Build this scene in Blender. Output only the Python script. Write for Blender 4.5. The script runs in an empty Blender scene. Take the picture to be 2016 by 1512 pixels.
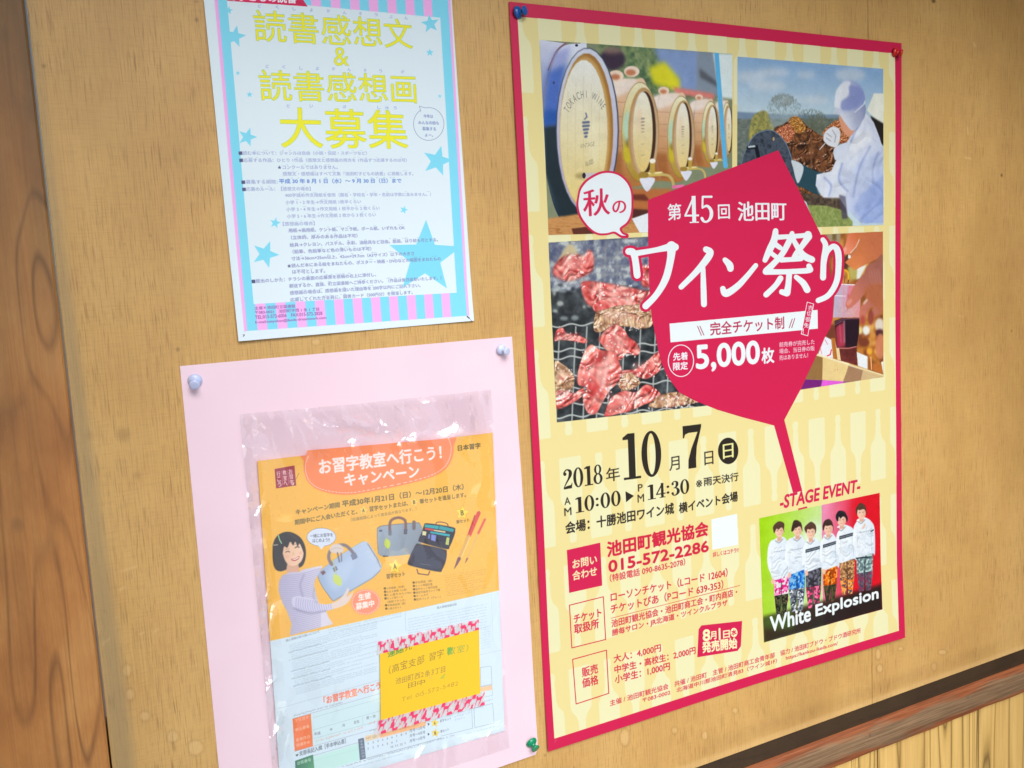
import bpy, bmesh, math, random
import numpy as np
from mathutils import Matrix, Vector
from mathutils.geometry import delaunay_2d_cdt

SC = bpy.context.scene
COL = SC.collection
MM = 0.001
Z0 = 1.75                      # height of the poster's top edge above the ground, metres

# ------------------------------------------------------------------ camera
CAM_R = np.array([[0.8954852529, -0.4419039982, -0.0531697106],
                  [-0.0975936003, -0.0783929268, -0.9921340828],
                  [0.4342598888, 0.8936304635, -0.1133267120]])
CAM_C = np.array([-374.993, -736.944, -258.444])      # mm, board plane is y = 0
FPX = 1697.93
cam_data = bpy.data.cameras.new('camera')
cam = bpy.data.objects.new('camera', cam_data)
COL.objects.link(cam)
cam_data.sensor_width = 36.0
cam_data.lens = FPX / 2016 * 36
cam_data.clip_start = 0.02
cam_data.clip_end = 500
rx, ry, rz = CAM_R[0], -CAM_R[1], -CAM_R[2]
cam.matrix_world = Matrix(((rx[0], ry[0], rz[0], CAM_C[0]*MM), (rx[1], ry[1], rz[1], CAM_C[1]*MM),
                           (rx[2], ry[2], rz[2], CAM_C[2]*MM + Z0), (0, 0, 0, 1)))
SC.camera = cam

# ------------------------------------------------------------------ light
SUN_EL, SUN_AZ = math.radians(40), math.radians(-7)     # azimuth measured from -y towards +x
world = bpy.data.worlds.new("World")
SC.world = world
world.use_nodes = True
nt = world.node_tree
sky = nt.nodes.new('ShaderNodeTexSky')
sky.sky_type = 'NISHITA'
sky.sun_disc = False
sky.sun_elevation = SUN_EL
sky.sun_rotation = math.pi - SUN_AZ
sky.dust_density = 1.0
sky.air_density = 1.3
nt.links.new(sky.outputs[0], nt.nodes['Background'].inputs[0])
nt.nodes['Background'].inputs[1].default_value = 0.10
sd = bpy.data.lights.new('sun', 'SUN')
sd.energy = 1.4
sd.angle = math.radians(38)
sd.color = (1.0, 0.98, 0.95)
sun = bpy.data.objects.new('sun', sd)
COL.objects.link(sun)
sdir = Vector((math.cos(SUN_EL)*math.sin(SUN_AZ), -math.cos(SUN_EL)*math.cos(SUN_AZ), math.sin(SUN_EL)))
sun.rotation_euler = sdir.to_track_quat('Z', 'Y').to_euler()
sun.location = sdir * 6
SC.view_settings.view_transform = 'Standard'
SC.view_settings.look = 'None'
SC.view_settings.exposure = 1.05
SC.view_settings.gamma = 1.0

# ------------------------------------------------------------------ helpers: geometry
def P(u, v, y=0.0):
    """photo pixel -> (x, z) in mm on the plane at depth y"""
    u = np.asarray(u, float); v = np.asarray(v, float)
    a = (u-1008)/FPX; b = (v-756)/FPX
    dx = CAM_R[0, 0]*a + CAM_R[1, 0]*b + CAM_R[2, 0]
    dy = CAM_R[0, 1]*a + CAM_R[1, 1]*b + CAM_R[2, 1]
    dz = CAM_R[0, 2]*a + CAM_R[1, 2]*b + CAM_R[2, 2]
    t = (y-CAM_C[1])/dy
    return CAM_C[0]+t*dx, CAM_C[2]+t*dz
def W(x, y, z):
    return (x*MM, y*MM, z*MM+Z0)
def obj(name, verts, faces, mat, parent=None, smooth=False):
    me = bpy.data.meshes.new(name)
    me.from_pydata([tuple(v) for v in verts], [], faces)
    me.update()
    if mat: me.materials.append(mat)
    if smooth: me.polygons.foreach_set('use_smooth', [True]*len(me.polygons))
    o = bpy.data.objects.new(name, me)
    COL.objects.link(o)
    if parent: o.parent = parent
    return o
def tag(o, label=None, cat=None, group=None, kind=None):
    if label: o['label'] = label
    if cat: o['category'] = cat
    if group: o['group'] = group
    if kind: o['kind'] = kind
    return o
def empty(name, loc):
    o = bpy.data.objects.new(name, None)
    o.empty_display_size = 0.02
    COL.objects.link(o)
    o.location = loc
    return o
def rebase(root):
    """children are built in world coordinates; keep them there under a moved root"""
    bpy.context.view_layer.update()
    for c in root.children:
        c.matrix_parent_inverse = Matrix.Translation(root.location).inverted()

# ------------------------------------------------------------------ helpers: painting prints
def cover(E, W_, H_, SS=4):
    """anti-aliased coverage of oriented edges (n,4) in canvas pixels -> r0, c0, array"""
    if len(E) == 0: return None
    c0 = max(0, int(math.floor(min(E[:, 0].min(), E[:, 2].min())))-1); c1 = min(W_, int(math.ceil(max(E[:, 0].max(), E[:, 2].max())))+2)
    r0 = max(0, int(math.floor(min(E[:, 1].min(), E[:, 3].min())))-1); r1 = min(H_, int(math.ceil(max(E[:, 1].max(), E[:, 3].max())))+2)
    if c1 <= c0 or r1 <= r0: return None
    x0, y0, x1, y1 = E.T
    sg = np.where(y1 > y0, 1.0, -1.0)
    sw = y1 < y0
    xa = np.where(sw, x1, x0); ya = np.where(sw, y1, y0); xb = np.where(sw, x0, x1); yb = np.where(sw, y0, y1)
    k0 = np.maximum(np.ceil(ya*SS-0.5), r0*SS).astype(int); k1 = np.minimum(np.ceil(yb*SS-0.5), r1*SS).astype(int)
    n = k1-k0; ok = n > 0
    if not ok.any(): return None
    n = n[ok]; k0 = k0[ok]; xa = xa[ok]; ya = ya[ok]; sl = (xb[ok]-xa)/np.maximum(yb[ok]-ya, 1e-9); sg = sg[ok]
    idx = np.repeat(np.arange(len(n)), n)
    ks = np.arange(n.sum())-np.repeat(np.cumsum(n)-n, n)+k0[idx]
    x = xa[idx]+((ks+0.5)/SS-ya[idx])*sl[idx]-c0
    w = c1-c0
    x = np.clip(x, 0, w-1e-4)
    ci = x.astype(int); f = x-ci; s = sg[idx]
    row = ks-r0*SS
    h = (r1-r0)*SS
    acc = np.bincount(row*(w+1)+ci, weights=s*(1-f), minlength=h*(w+1)) + np.bincount(row*(w+1)+ci+1, weights=s*f, minlength=h*(w+1)+1)[:h*(w+1)]
    acc = np.cumsum(acc.reshape(h, w+1), axis=1)[:, :w]
    return r0, c0, np.clip(np.abs(acc), 0, 1).reshape(r1-r0, SS, w).mean(1)
def box(a, r):
    if r < 1: return a
    for ax in (0, 1):
        p = np.pad(a, [(r+1, r) if i == ax else (0, 0) for i in range(a.ndim)], mode='edge')
        cs = np.cumsum(p, axis=ax)
        n = a.shape[ax]
        a = (np.take(cs, range(2*r+1, 2*r+1+n), ax)-np.take(cs, range(0, n), ax))/(2*r+1)
    return a
def blur(a, s):
    r = max(1, int(round(s*0.85))) if s > 0.3 else 0
    for _ in range(3 if s > 1.5 else 2): a = box(a, r)
    return a
NR = np.random.default_rng(7)
def vnoise(h, w, sx, sy=None):
    sy = sy or sx
    gh, gw = int(h/sy)+3, int(w/sx)+3
    g = NR.random((gh, gw))
    y = np.arange(h)/sy; x = np.arange(w)/sx
    yi = y.astype(int); xi = x.astype(int); fy = y-yi; fx = x-xi
    fy = (fy*fy*(3-2*fy))[:, None]; fx = (fx*fx*(3-2*fx))[None]
    a = g[yi][:, xi]; b = g[yi][:, xi+1]; c = g[yi+1][:, xi]; d = g[yi+1][:, xi+1]
    return (a*(1-fx)+b*fx)*(1-fy)+(c*(1-fx)+d*fx)*fy
def fbm(h, w, s, o=3, sy=None):
    t = 0; amp = 1; tot = 0
    for i in range(o):
        t = t+amp*vnoise(h, w, max(1.2, s/2**i), max(1.2, (sy or s)/2**i)); tot += amp; amp *= 0.55
    return t/tot
_H = np.random.default_rng(21).random(65536)
def pnoise(X, Y, sd=0):
    xi = np.floor(X).astype(np.int64); yi = np.floor(Y).astype(np.int64); fx = X-xi; fy = Y-yi
    def g(i, j):
        a = _H[((i*7919+j*104729+sd*1299721) & 0x7fffffff) % 65536]*2*math.pi
        return np.cos(a)*(X-i)+np.sin(a)*(Y-j)
    sx = fx*fx*fx*(fx*(fx*6-15)+10); sy = fy*fy*fy*(fy*(fy*6-15)+10)
    return (g(xi, yi)*(1-sx)+g(xi+1, yi)*sx)*(1-sy)+(g(xi, yi+1)*(1-sx)+g(xi+1, yi+1)*sx)*sy
def crom(pts, closed=True, k=6):
    p = np.asarray(pts, float); n = len(p)
    if n < 3: return p
    out = []
    for i in range(n if closed else n-1):
        if closed: a, b, c, d = p[(i-1) % n], p[i], p[(i+1) % n], p[(i+2) % n]
        else: a, b, c, d = p[max(i-1, 0)], p[i], p[i+1], p[min(i+2, n-1)]
        for j in range(k):
            t = j/k
            out.append(0.5*((2*b)+(-a+c)*t+(2*a-5*b+4*c-d)*t*t+(-a+3*b-3*c+d)*t**3))
    if not closed: out.append(p[-1])
    return np.array(out)
def area(p):
    x, y = p[:, 0], p[:, 1]
    return 0.5*(x*np.roll(y, -1)-y*np.roll(x, -1)).sum()
def orient(p):
    return p if area(p) > 0 else p[::-1]
def ell(cx, cy, rx_, ry_, n=24, rot=0):
    t = np.arange(n)/n*2*math.pi
    x, y = rx_*np.cos(t), ry_*np.sin(t)
    c, s = math.cos(rot), math.sin(rot)
    return np.stack([cx+x*c-y*s, cy+x*s+y*c], 1)
def strokepolys(pts, w, caps=True, closed=False, smooth=False):
    """pts (n,2) with width w (number or list) -> convex pieces, all positively oriented"""
    p = np.asarray(pts, float)
    ww = np.full(len(p), float(w)) if np.isscalar(w) else np.asarray(w, float)
    if smooth:
        q = crom(np.column_stack([p, ww]), closed, 5); p, ww = q[:, :2], np.maximum(q[:, 2], 0.01)
    if closed: p = np.vstack([p, p[:1]]); ww = np.append(ww, ww[0])
    out = []
    for i in range(len(p)-1):
        d = p[i+1]-p[i]; L = np.hypot(*d)
        if L < 1e-9: continue
        nn = np.array([-d[1], d[0]])/L/2
        out.append(orient(np.array([p[i]+nn*ww[i], p[i+1]+nn*ww[i+1], p[i+1]-nn*ww[i+1], p[i]-nn*ww[i]])))
    rng = range(len(p)) if caps else range(1, len(p)-1)
    for i in rng: out.append(orient(ell(p[i][0], p[i][1], ww[i]/2, ww[i]/2, 12)))
    return out
def star(cx, cy, r, rot=0, inner=0.42, sx=1, sy=1):
    return np.array([[cx+sx*(r if k % 2 == 0 else r*inner)*math.sin(rot+k*math.pi/5), cy-sy*(r if k % 2 == 0 else r*inner)*math.cos(rot+k*math.pi/5)] for k in range(10)])

_tx = {}
def glyphs(s):
    """oriented triangle edges of a text in em units, with its ink box"""
    if s in _tx: return _tx[s]
    cu = bpy.data.curves.new('t', 'FONT'); cu.body = s; cu.resolution_u = 3 if len(s) > 6 else 5
    o = bpy.data.objects.new('t', cu); COL.objects.link(o)
    dg = bpy.context.evaluated_depsgraph_get()
    oe = o.evaluated_get(dg); me = oe.to_mesh(); me.calc_loop_triangles()
    v = np.empty(len(me.vertices)*3, np.float32); me.vertices.foreach_get('co', v); v = v.reshape(-1, 3)[:, :2].astype(float)
    t = np.empty(len(me.loop_triangles)*3, np.int32); me.loop_triangles.foreach_get('vertices', t); t = t.reshape(-1, 3)
    oe.to_mesh_clear(); bpy.data.objects.remove(o); bpy.data.curves.remove(cu)
    A, B, C_ = v[t[:, 0]], v[t[:, 1]], v[t[:, 2]]
    ar = (B[:, 0]-A[:, 0])*(C_[:, 1]-A[:, 1])-(B[:, 1]-A[:, 1])*(C_[:, 0]-A[:, 0])
    f = ar < 0; B2 = np.where(f[:, None], C_, B); C2 = np.where(f[:, None], B, C_)
    E = np.concatenate([np.hstack([A, B2]), np.hstack([B2, C2]), np.hstack([C2, A])])
    key = np.round(E*20000).astype(np.int64)
    # drop interior edges (each pair of opposite edges cancels)
    fw = {}
    for i, k in enumerate(map(tuple, key)):
        r = (k[2], k[3], k[0], k[1])
        if r in fw and fw[r]: fw[r].pop()
        else: fw.setdefault(k, []).append(i)
    keep = [i for l in fw.values() for i in l]
    E = E[keep]
    bb = (v[:, 0].min(), v[:, 1].min(), v[:, 0].max(), v[:, 1].max())
    _tx[s] = (E, bb)
    return _tx[s]

DIG = {}
def _d(ch, w, *polys): DIG[ch] = (w, [np.array(p, float) for p in polys])
def _ring(cx, cy, a, b, c, d): return [ell(cx, cy, a, b, 40), ell(cx, cy, c, d, 40)[::-1]]
def _st(*p): return strokepolys([q[:2] for q in p], [q[2] for q in p], smooth=True)
_d('1', .50, orient(np.array([(.17, 0), (.35, 0), (.35, 1), (.17, 1)])), orient(np.array([(.03, 0), (.49, 0), (.49, .05), (.03, .05)])), orient(np.array([(.17, 1), (.35, 1), (.35, .9), (.17, .87), (.03, .87), (.03, .92)])))
_d('0', .60, *_ring(.29, .5, .27, .51, .115, .455))
_d('2', .56, *_st((.14, .76, .17), (.10, .84, .08), (.2, .96, .06), (.31, .96, .07), (.42, .86, .15), (.42, .70, .17), (.34, .52, .10), (.18, .28, .06), (.07, .08, .04)), orient(np.array([(.04, .0), (.48, .0), (.52, .27), (.49, .27), (.44, .17), (.2, .14), (.05, .07)])))
_d('3', .54, *_st((.12, .8, .14), (.12, .9, .07), (.24, .97, .06), (.37, .88, .13), (.37, .7, .15), (.28, .56, .07), (.18, .53, .04)), *_st((.2, .53, .04), (.34, .5, .08), (.43, .35, .16), (.42, .17, .16), (.28, .03, .07), (.14, .05, .07), (.10, .18, .14)))
_d('4', .58, orient(np.array([(.30, 0), (.45, 0), (.45, 1), (.30, 1)])), orient(np.array([(.36, 1), (.44, 1), (.09, .3), (.01, .3)])), orient(np.array([(.01, .24), (.56, .24), (.56, .31), (.01, .31)])), orient(np.array([(.2, 0), (.55, 0), (.55, .045), (.2, .045)])))
_d('5', .56, *_st((.14, .96, .08), (.3, .96, .08), (.48, .96, .09)), *_st((.14, .96, .07), (.13, .75, .07), (.12, .55, .07)), *_st((.12, .55, .06), (.3, .62, .10), (.45, .45, .13), (.44, .2, .13), (.3, .04, .08), (.16, .05, .09), (.09, .16, .12)))
_d('7', .56, orient(np.array([(.03, 1), (.52, 1), (.52, .94), (.39, .5), (.36, .22), (.36, 0), (.15, 0), (.16, .2), (.24, .45), (.42, .83), (.18, .83), (.09, .80), (.06, .72), (.03, .72)])))
_d('8', .56, *_ring(.27, .75, .20, .25, .085, .205), *_ring(.27, .27, .25, .28, .115, .225))
_d(':', .30, ell(.13, .28, .08, .08), ell(.13, .68, .08, .08))
_d(' ', .2)

class Canvas:
    """a print, painted in board millimetres; shapes are given in photo pixels (after .o)"""
    def __init__(s, name, x0, z0, x1, z1, res, bg, y=0.0, alpha=None):
        s.name, s.x0, s.z0, s.x1, s.z1, s.res, s.y = name, x0, z0, x1, z1, res, y
        s.w = int((x1-x0)*res); s.h = int((z1-z0)*res)
        s.a = np.empty((s.h, s.w, 3), np.float32); s.a[:] = np.array(bg)/255.
        s.al = None if alpha is None else np.full((s.h, s.w), alpha, np.float32)
        s.clip = None
        s.o(0, 0, 1)
    def o(s, ox, oy, k):
        s.ox, s.oy, s.k = ox, oy, k
    def mm(s, p):
        p = np.asarray(p, float)
        if p.ndim == 1: p = p.reshape(-1, 2)
        x, z = P(s.ox+p[:, 0]/s.k, s.oy+p[:, 1]/s.k, s.y)
        return np.stack([x, z], 1)
    def cv(s, m):
        return np.stack([(m[:, 0]-s.x0)*s.res, (s.z1-m[:, 1])*s.res], 1)
    def edges(s, polys):
        E = []
        for p in polys: E.append(np.hstack([p, np.roll(p, -1, 0)]))
        return np.concatenate(E)
    def paint(s, cov, col, a=1.0, b=0.0, er=None):
        if cov is None: return
        r0, c0, m = cov
        if b > 0.3:
            pd = int(b*3)+1
            R0, C0 = max(0, r0-pd), max(0, c0-pd); R1, C1 = min(s.h, r0+m.shape[0]+pd), min(s.w, c0+m.shape[1]+pd)
            M = np.zeros((R1-R0, C1-C0)); M[r0-R0:r0-R0+m.shape[0], c0-C0:c0-C0+m.shape[1]] = m
            m = blur(M, b); r0, c0 = R0, C0
        h, w = m.shape
        if callable(col):
            yy, xx = np.mgrid[r0:r0+h, c0:c0+w]
            cc = col(xx, yy)/255.
        else: cc = np.array(col, float)/255.
        m = m*a
        if s.clip is not None: m = m*s.clip[r0:r0+h, c0:c0+w]
        v = s.a[r0:r0+h, c0:c0+w]
        v[:] = v*(1-m[..., None])+cc*m[..., None]
        if s.al is not None:
            q = s.al[r0:r0+h, c0:c0+w]; q[:] = q*(1-m)+(er if er is not None else 1.0)*m
    def f(s, pts, col, a=1.0, b=0.0, sm=False, er=None):
        """fill one polygon"""
        p = np.asarray(pts, float)
        if p.ndim == 1: p = p.reshape(-1, 2)
        if sm: p = crom(p)
        s.paint(cover(s.edges([s.cv(s.mm(p))]), s.w, s.h), col, a, b, er)
    def e(s, cx, cy, rx_, ry_, col, a=1.0, b=0.0, rot=0):
        s.f(ell(cx, cy, rx_, ry_, 30, rot), col, a, b)
    def fs(s, polys, col, a=1.0, b=0.0, er=None):
        s.paint(cover(s.edges([s.cv(s.mm(p)) for p in polys]), s.w, s.h), col, a, b, er)
    def l(s, pts, w, col, a=1.0, b=0.0, sm=False, closed=False, er=None):
        p = np.asarray(pts, float)
        if p.ndim == 1: p = p.reshape(-1, 2)
        s.fs(strokepolys(p, w, True, closed, sm), col, a, b, er)
    def quadmm(s, x0, z0, x1, z1, col, a=1.0, b=0.0):
        m = np.array([(x0, z0), (x1, z0), (x1, z1), (x0, z1)], float)
        s.paint(cover(s.edges([s.cv(m)]), s.w, s.h), col, a, b)
    def pmm(s, polys, col, a=1.0, b=0.0):
        s.paint(cover(s.edges([s.cv(np.asarray(p, float)) for p in polys]), s.w, s.h), col, a, b)
    def _frame(s, xl, yb, xr, yr, h, sh=0.0):
        A, B, T = s.mm([xl, yb, xr, yr, xl, yb-h])
        up = np.array([sh*(T[1]-A[1]), T[1]-A[1]])
        return A, B-A, up
    def t(s, txt, xl, yb, xr, yr, h, col, d=0.0, a=1.0, sh=0.0, b=0.0, dy=None, rot=None):
        """text whose ink box has its foot from (xl,yb) to (xr,yr) and height h; d thickens by d mm"""
        E, bb = glyphs(txt)
        A, ex, up = s._frame(xl, yb, xr, yr, h, sh)
        def tr(q):
            u = (q[:, 0]-bb[0])/(bb[2]-bb[0]); v = (q[:, 1]-bb[1])/(bb[3]-bb[1])
            return s.cv(A+u[:, None]*ex+v[:, None]*up)
        C = np.hstack([tr(E[:, :2]), tr(E[:, 2:])])
        cov = cover(C, s.w, s.h)
        if cov is None: return
        if d > 0:
            r = d*s.res; ry_ = (dy if dy is not None else d)*s.res
            pd = int(max(r, ry_))+2
            r0, c0, m = cov
            M = np.pad(m, pd)
            out = M.copy()
            for k in range(8):
                fx, fy = r*math.cos(k*math.pi/4), ry_*math.sin(k*math.pi/4)
                ix, iy = int(math.floor(fx)), int(math.floor(fy)); ax, ay = fx-ix, fy-iy
                R = lambda j, i: np.roll(np.roll(M, j, 0), i, 1)
                S = (R(iy, ix)*(1-ax)+R(iy, ix+1)*ax)*(1-ay)+(R(iy+1, ix)*(1-ax)+R(iy+1, ix+1)*ax)*ay
                out = np.maximum(out, S)
            r0 -= pd; c0 -= pd
            R0, C0 = max(0, r0), max(0, c0)
            out = out[R0-r0:max(0, s.h-r0), C0-c0:max(0, s.w-c0)]
            cov = (R0, C0, out)
        s.paint(cov, col, a, b)
    def num(s, txt, xl, yb, xr, yr, h, col, a=1.0):
        """bold serif numerals drawn from their own outlines"""
        A, ex, up = s._frame(xl, yb, xr, yr, h)
        tot = sum(DIG[c][0] for c in txt); x = 0; polys = []
        for c in txt:
            for p in DIG[c][1]:
                polys.append(s.cv(A+((p[:, 0]+x)/tot)[:, None]*ex+p[:, 1][:, None]*up))
            x += DIG[c][0]
        s.paint(cover(s.edges(polys), s.w, s.h), col, a)
    def setclip(s, pts=None, local=False, sm=False):
        if pts is None: s.clip = None; return
        if sm: pts = crom(np.asarray(pts, float).reshape(-1, 2))
        k_ = (s.ox, s.oy, s.k)
        if not local: s.o(0, 0, 1)
        m = s.cv(s.mm(pts)); s.o(*k_); cov = cover(s.edges([m]), s.w, s.h)
        s.clip = np.zeros((s.h, s.w), np.float32)
        r0, c0, q = cov; s.clip[r0:r0+q.shape[0], c0:c0+q.shape[1]] = q
    def hand(s, txt, x, y, x2, y2, h, col, a=.9):
        """handwriting: glyph by glyph, a little uneven"""
        tot = sum((glyphs(k)[1][2]-glyphs(k)[1][0]+.14) if k != ' ' else .45 for k in txt); u = 0
        for k in txt:
            if k == ' ': u += .45; continue
            bb = glyphs(k)[1]; w = bb[2]-bb[0]; j = random.uniform(-.04, .04)*h
            t0, t1 = u/tot, (u+w)/tot; yo = (bb[1]+.06)*h
            s.t(k, x+(x2-x)*t0, y+(y2-y)*t0+j-yo, x+(x2-x)*t1, y+(y2-y)*t1+j-yo-3, max(.06, bb[3]-bb[1])*h*random.uniform(.9, 1.06), col, 0, sh=.1, a=a)
            u += w+.14
    def grad(s, p0, p1, c0_, c1_):
        q = s.cv(s.mm([*p0, *p1])); d = q[1]-q[0]; L = (d**2).sum()
        c0_, c1_ = np.array(c0_, float), np.array(c1_, float)
        def fn(xx, yy):
            t = np.clip(((xx-q[0][0])*d[0]+(yy-q[0][1])*d[1])/L, 0, 1)[..., None]
            return c0_*(1-t)+c1_*t
        return fn
    def mottle(s, cols, sc, o=3, con=1.6, scy=None):
        """soft random mix of several colours; sc in mm"""
        cols = [np.array(c, float) for c in cols]
        def fn(xx, yy):
            n = fbm(xx.shape[0], xx.shape[1], sc*s.res, o, (scy or sc)*s.res)
            n = np.clip((n-0.5)*con+0.5, 0, 0.999)*(len(cols)-1)
            i = np.minimum(n.astype(int), len(cols)-2); t = (n-i)[..., None]; C = np.array(cols)
            return C[i]*(1-t)+C[i+1]*t
        return fn
    def relief(s, dark, light, sc, k=1.0, spec=0.25, warp=1.0, fold=0.5):
        """lumpy matter as a camera sees it: colour from one noise, light and gleam from the slope of another"""
        dark, light = np.array(dark, float), np.array(light, float)
        def fn(xx, yy):
            h, w = xx.shape
            S = sc*s.res; sd = random.randint(0, 999); th = random.uniform(-.9, .9)
            X = (xx*math.cos(th)+yy*math.sin(th))/S; Y = (-xx*math.sin(th)+yy*math.cos(th))/S
            wx = pnoise(X*.6, Y*.6, sd+1)*1.3; wy = pnoise(X*.6, Y*.6, sd+2)*1.3
            a = pnoise((X+wx)*.8, (Y+wy)*.8, sd+3)+.4*pnoise((X+wx)*2.1, (Y+wy)*1.3, sd+4)
            r = 1-np.abs(pnoise((X+wx)*.55, (Y+wy)*1.25, sd+5))*2.6
            f = pnoise(X*5+wy*3, Y*5+wx*3, sd+6)*.7+.5
            H = (a*(1-fold)+r*fold)*S*.9+f*S*.03
            gy, gx = np.gradient(H) if min(h, w) > 2 else (0*H, 0*H)
            sh = np.clip((-gx*.45-gy*.9)*k*.75, -1, 1)
            c_ = np.clip(.55+a*.8+pnoise(X*2.6+wy, Y*1.2+wx, sd+9)*.7+sh*.2, 0, 1)[..., None]
            C = dark*(1-c_)+light*c_
            C = C*(1+0.42*sh[..., None]*np.where(sh > 0, .5, 1.0)[..., None])
            gl = np.clip((sh-.42)*3, 0, 1)*np.clip((f-.5)*5, 0, 1)
            return np.clip(C+(255-C)*(gl[..., None]*spec*2.2), 0, 255)
        return fn
    def camo(s, cols, sc):
        def fn(xx, yy):
            C = np.array(cols, float)
            n1 = vnoise(xx.shape[0], xx.shape[1], sc*s.res); n2 = vnoise(xx.shape[0], xx.shape[1], sc*s.res*0.8)
            i = np.where(n1 > 0.56, 2, np.where(n2 > 0.5, 1, 0))
            return C[i]
        return fn
    def image(s, data=False):
        im = bpy.data.images.new(s.name, s.w, s.h, alpha=s.al is not None, is_data=data)
        px = np.ones((s.h, s.w, 4), np.float32)
        px[..., :3] = np.clip(s.a[::-1], 0, 1)
        if s.al is not None: px[..., 3] = np.clip(s.al[::-1], 0, 1)
        if s.al is not None: im.alpha_mode = 'STRAIGHT'
        im.pixels.foreach_set(px.ravel())
        im.update()
        return im

# ================================================================== the wine festival poster's print
CR = (214, 36, 84)
INK = (48, 42, 36)
def paint_wine():
    c = Canvas('wine_print', -2, -731, 518, 3, 3.0, CR)
    YL, BO = (239, 224, 156), (239, 236, 188)
    c.quadmm(8, -716.5, 504, -12.5, YL)
    polys = []
    def bottle(cx, zt, up):
        prof = [(3.2, 0), (3.4, -2), (4.2, -2.5), (4.2, -8), (3.4, -8.6), (3.2, -13), (3.8, -13.5), (4.4, -30), (6.5, -36), (11.5, -42), (12.6, -47), (12.6, -86), (11.5, -87.5)]
        r = [(cx+x, zt+z) for x, z in prof]+[(cx-x, zt+z) for x, z in prof[::-1]]
        if not up: r = [(x, 2*zt-87.5-z) for x, z in r]
        polys.append(orient(np.array(r)))
    for k in range(-1, 8):
        zt = -430.5+109.3*(k-3)
        for i in range(-1, 9):
            bottle(8.5+66.4*i, zt, True); bottle(41.5+66.4*i, zt, False)
    full = Canvas.__new__(Canvas)
    m = np.zeros((c.h, c.w), np.float32)
    x0, x1 = int((8+2)*c.res), int((504+2)*c.res); y0, y1 = int((3+12.5)*c.res), int((3+716.5)*c.res)
    m[y0:y1, x0:x1] = 1
    c.clip = m
    c.pmm(polys, BO)
    c.clip = None

    # ---- photo 1: barrels in a row
    c.setclip([1060, 80, 1440, 107, 1440, 453, 1078, 463]); c.o(1000, 0, 4.582)
    c.f([250, 350, 2050, 450, 2050, 2150, 250, 2150], (130, 140, 110))
    c.f([800, 380, 1450, 420, 1700, 900, 1300, 900, 800, 600], c.mottle([(70, 100, 70), (110, 135, 90), (150, 165, 115)], 6), b=6)
    c.f([1300, 420, 1720, 450, 1720, 850, 1500, 820, 1380, 640], (135, 160, 205), b=8)
    c.f([1260, 620, 1400, 560, 1540, 720, 1540, 830, 1300, 760], (225, 220, 40), b=7)
    c.f([1700, 460, 1900, 480, 1910, 880, 1690, 830], (135, 150, 165), b=5)
    c.f([1720, 620, 1900, 760, 1900, 800, 1720, 700], (90, 95, 105), b=5)
    c.f([1840, 480, 2050, 490, 2050, 900, 1900, 880], (225, 240, 240), b=3)
    c.f([1480, 790, 1850, 850, 1850, 900, 1500, 850], (230, 130, 120), b=5)
    c.e(930, 540, 115, 100, (58, 42, 62), b=5)
    c.e(930, 460, 90, 30, (170, 140, 120), .7, b=6)
    # far barrels, back to front: (face cx, cy, rx, ry), hoop ellipse (cx, cy, rx, ry), how far the body runs back
    for (fx, fy, frx, fry), (hx, hy, hrx, hry), bk, k in [((1985, 1170, 26, 200), (1968, 1170, 48, 245), 70, .35), ((1836, 1200, 40, 238), (1820, 1200, 82, 285), 120, .5), ((1567, 1235, 62, 305), (1552, 1240, 124, 372), 170, .72), ((1205, 1195, 90, 362), (1182, 1195, 168, 450), 260, 1.0)]:
        L = hx-hrx
        c.f([L-bk, hy-hry*.78, L-bk*.4, hy-hry*1.02, hx-hrx*.3, hy-hry*1.06, hx+hrx*.3, hy-hry*.98, hx+hrx, hy, hx+hrx*.3, hy+hry, L-bk*.3, hy+hry*1.05, L-bk, hy+hry*.95, L-bk*1.15, hy], c.grad((1200, hy-hry), (1200, hy+hry), (234, 200, 168), (180, 118, 60)), sm=True, b=1)
        for j in range(7): # staves
            t = -.85+j*.28; c.l([L-bk*1.05, hy+hry*t, L-bk*.5, hy+hry*t*1.05-4, L+hrx*.25, hy+hry*t*1.04], 5*k+1, (140, 86, 56), .45, sm=True, b=1)
        c.l([L-bk*.45, hy-hry*1.0, L-bk*.62, hy-hry*.5, L-bk*.68, hy, L-bk*.6, hy+hry*.5, L-bk*.4, hy+hry], 18*k, (176, 168, 176), .9, sm=True, b=1); c.l([L-bk*.45+10*k, hy-hry*1.0, L-bk*.62+10*k, hy-hry*.5, L-bk*.68+10*k, hy], 5*k, (110, 92, 96), .7, sm=True, b=.8)
        c.f([L-bk*.9, hy-hry*.95, L-bk*.3, hy-hry*1.05, hx-hrx*.2, hy-hry*1.05, L+hrx*.1, hy-hry*.75, L-bk*.8, hy-hry*.7], (246, 236, 226), .8, sm=True, b=5)
        c.f([L-bk*1.05, hy+hry*.35, L, hy+hry*.4, L+10, hy+hry*1.02, L-bk, hy+hry], (150, 84, 38), .65, b=7)
        c.e(hx, hy, hrx, hry, (116, 98, 60), b=.8)
        c.e(hx-2, hy, hrx-4, hry-4, c.grad((1200, hy-hry), (1200, hy+hry), (242, 236, 196), (172, 138, 44)), b=.8)
        c.e(hx-hrx*.62, hy-hry*.1, hrx*.30, hry*.32, (176, 226, 208), .8, b=5); c.e(hx-hrx*.66, hy+hry*.42, hrx*.26, hry*.2, (206, 190, 40), .85, b=4); c.e(hx-hrx*.6, hy+hry*.22, hrx*.2, hry*.1, (96, 84, 30), .5, b=4)
        c.e(hx+hrx*.18, hy+4, hrx*.84, hry*.90, (188, 150, 96), b=.8); c.e(hx+hrx*.22, hy+10, hrx*.74, hry*.86, (206, 176, 150), .7, b=1.2)
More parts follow.
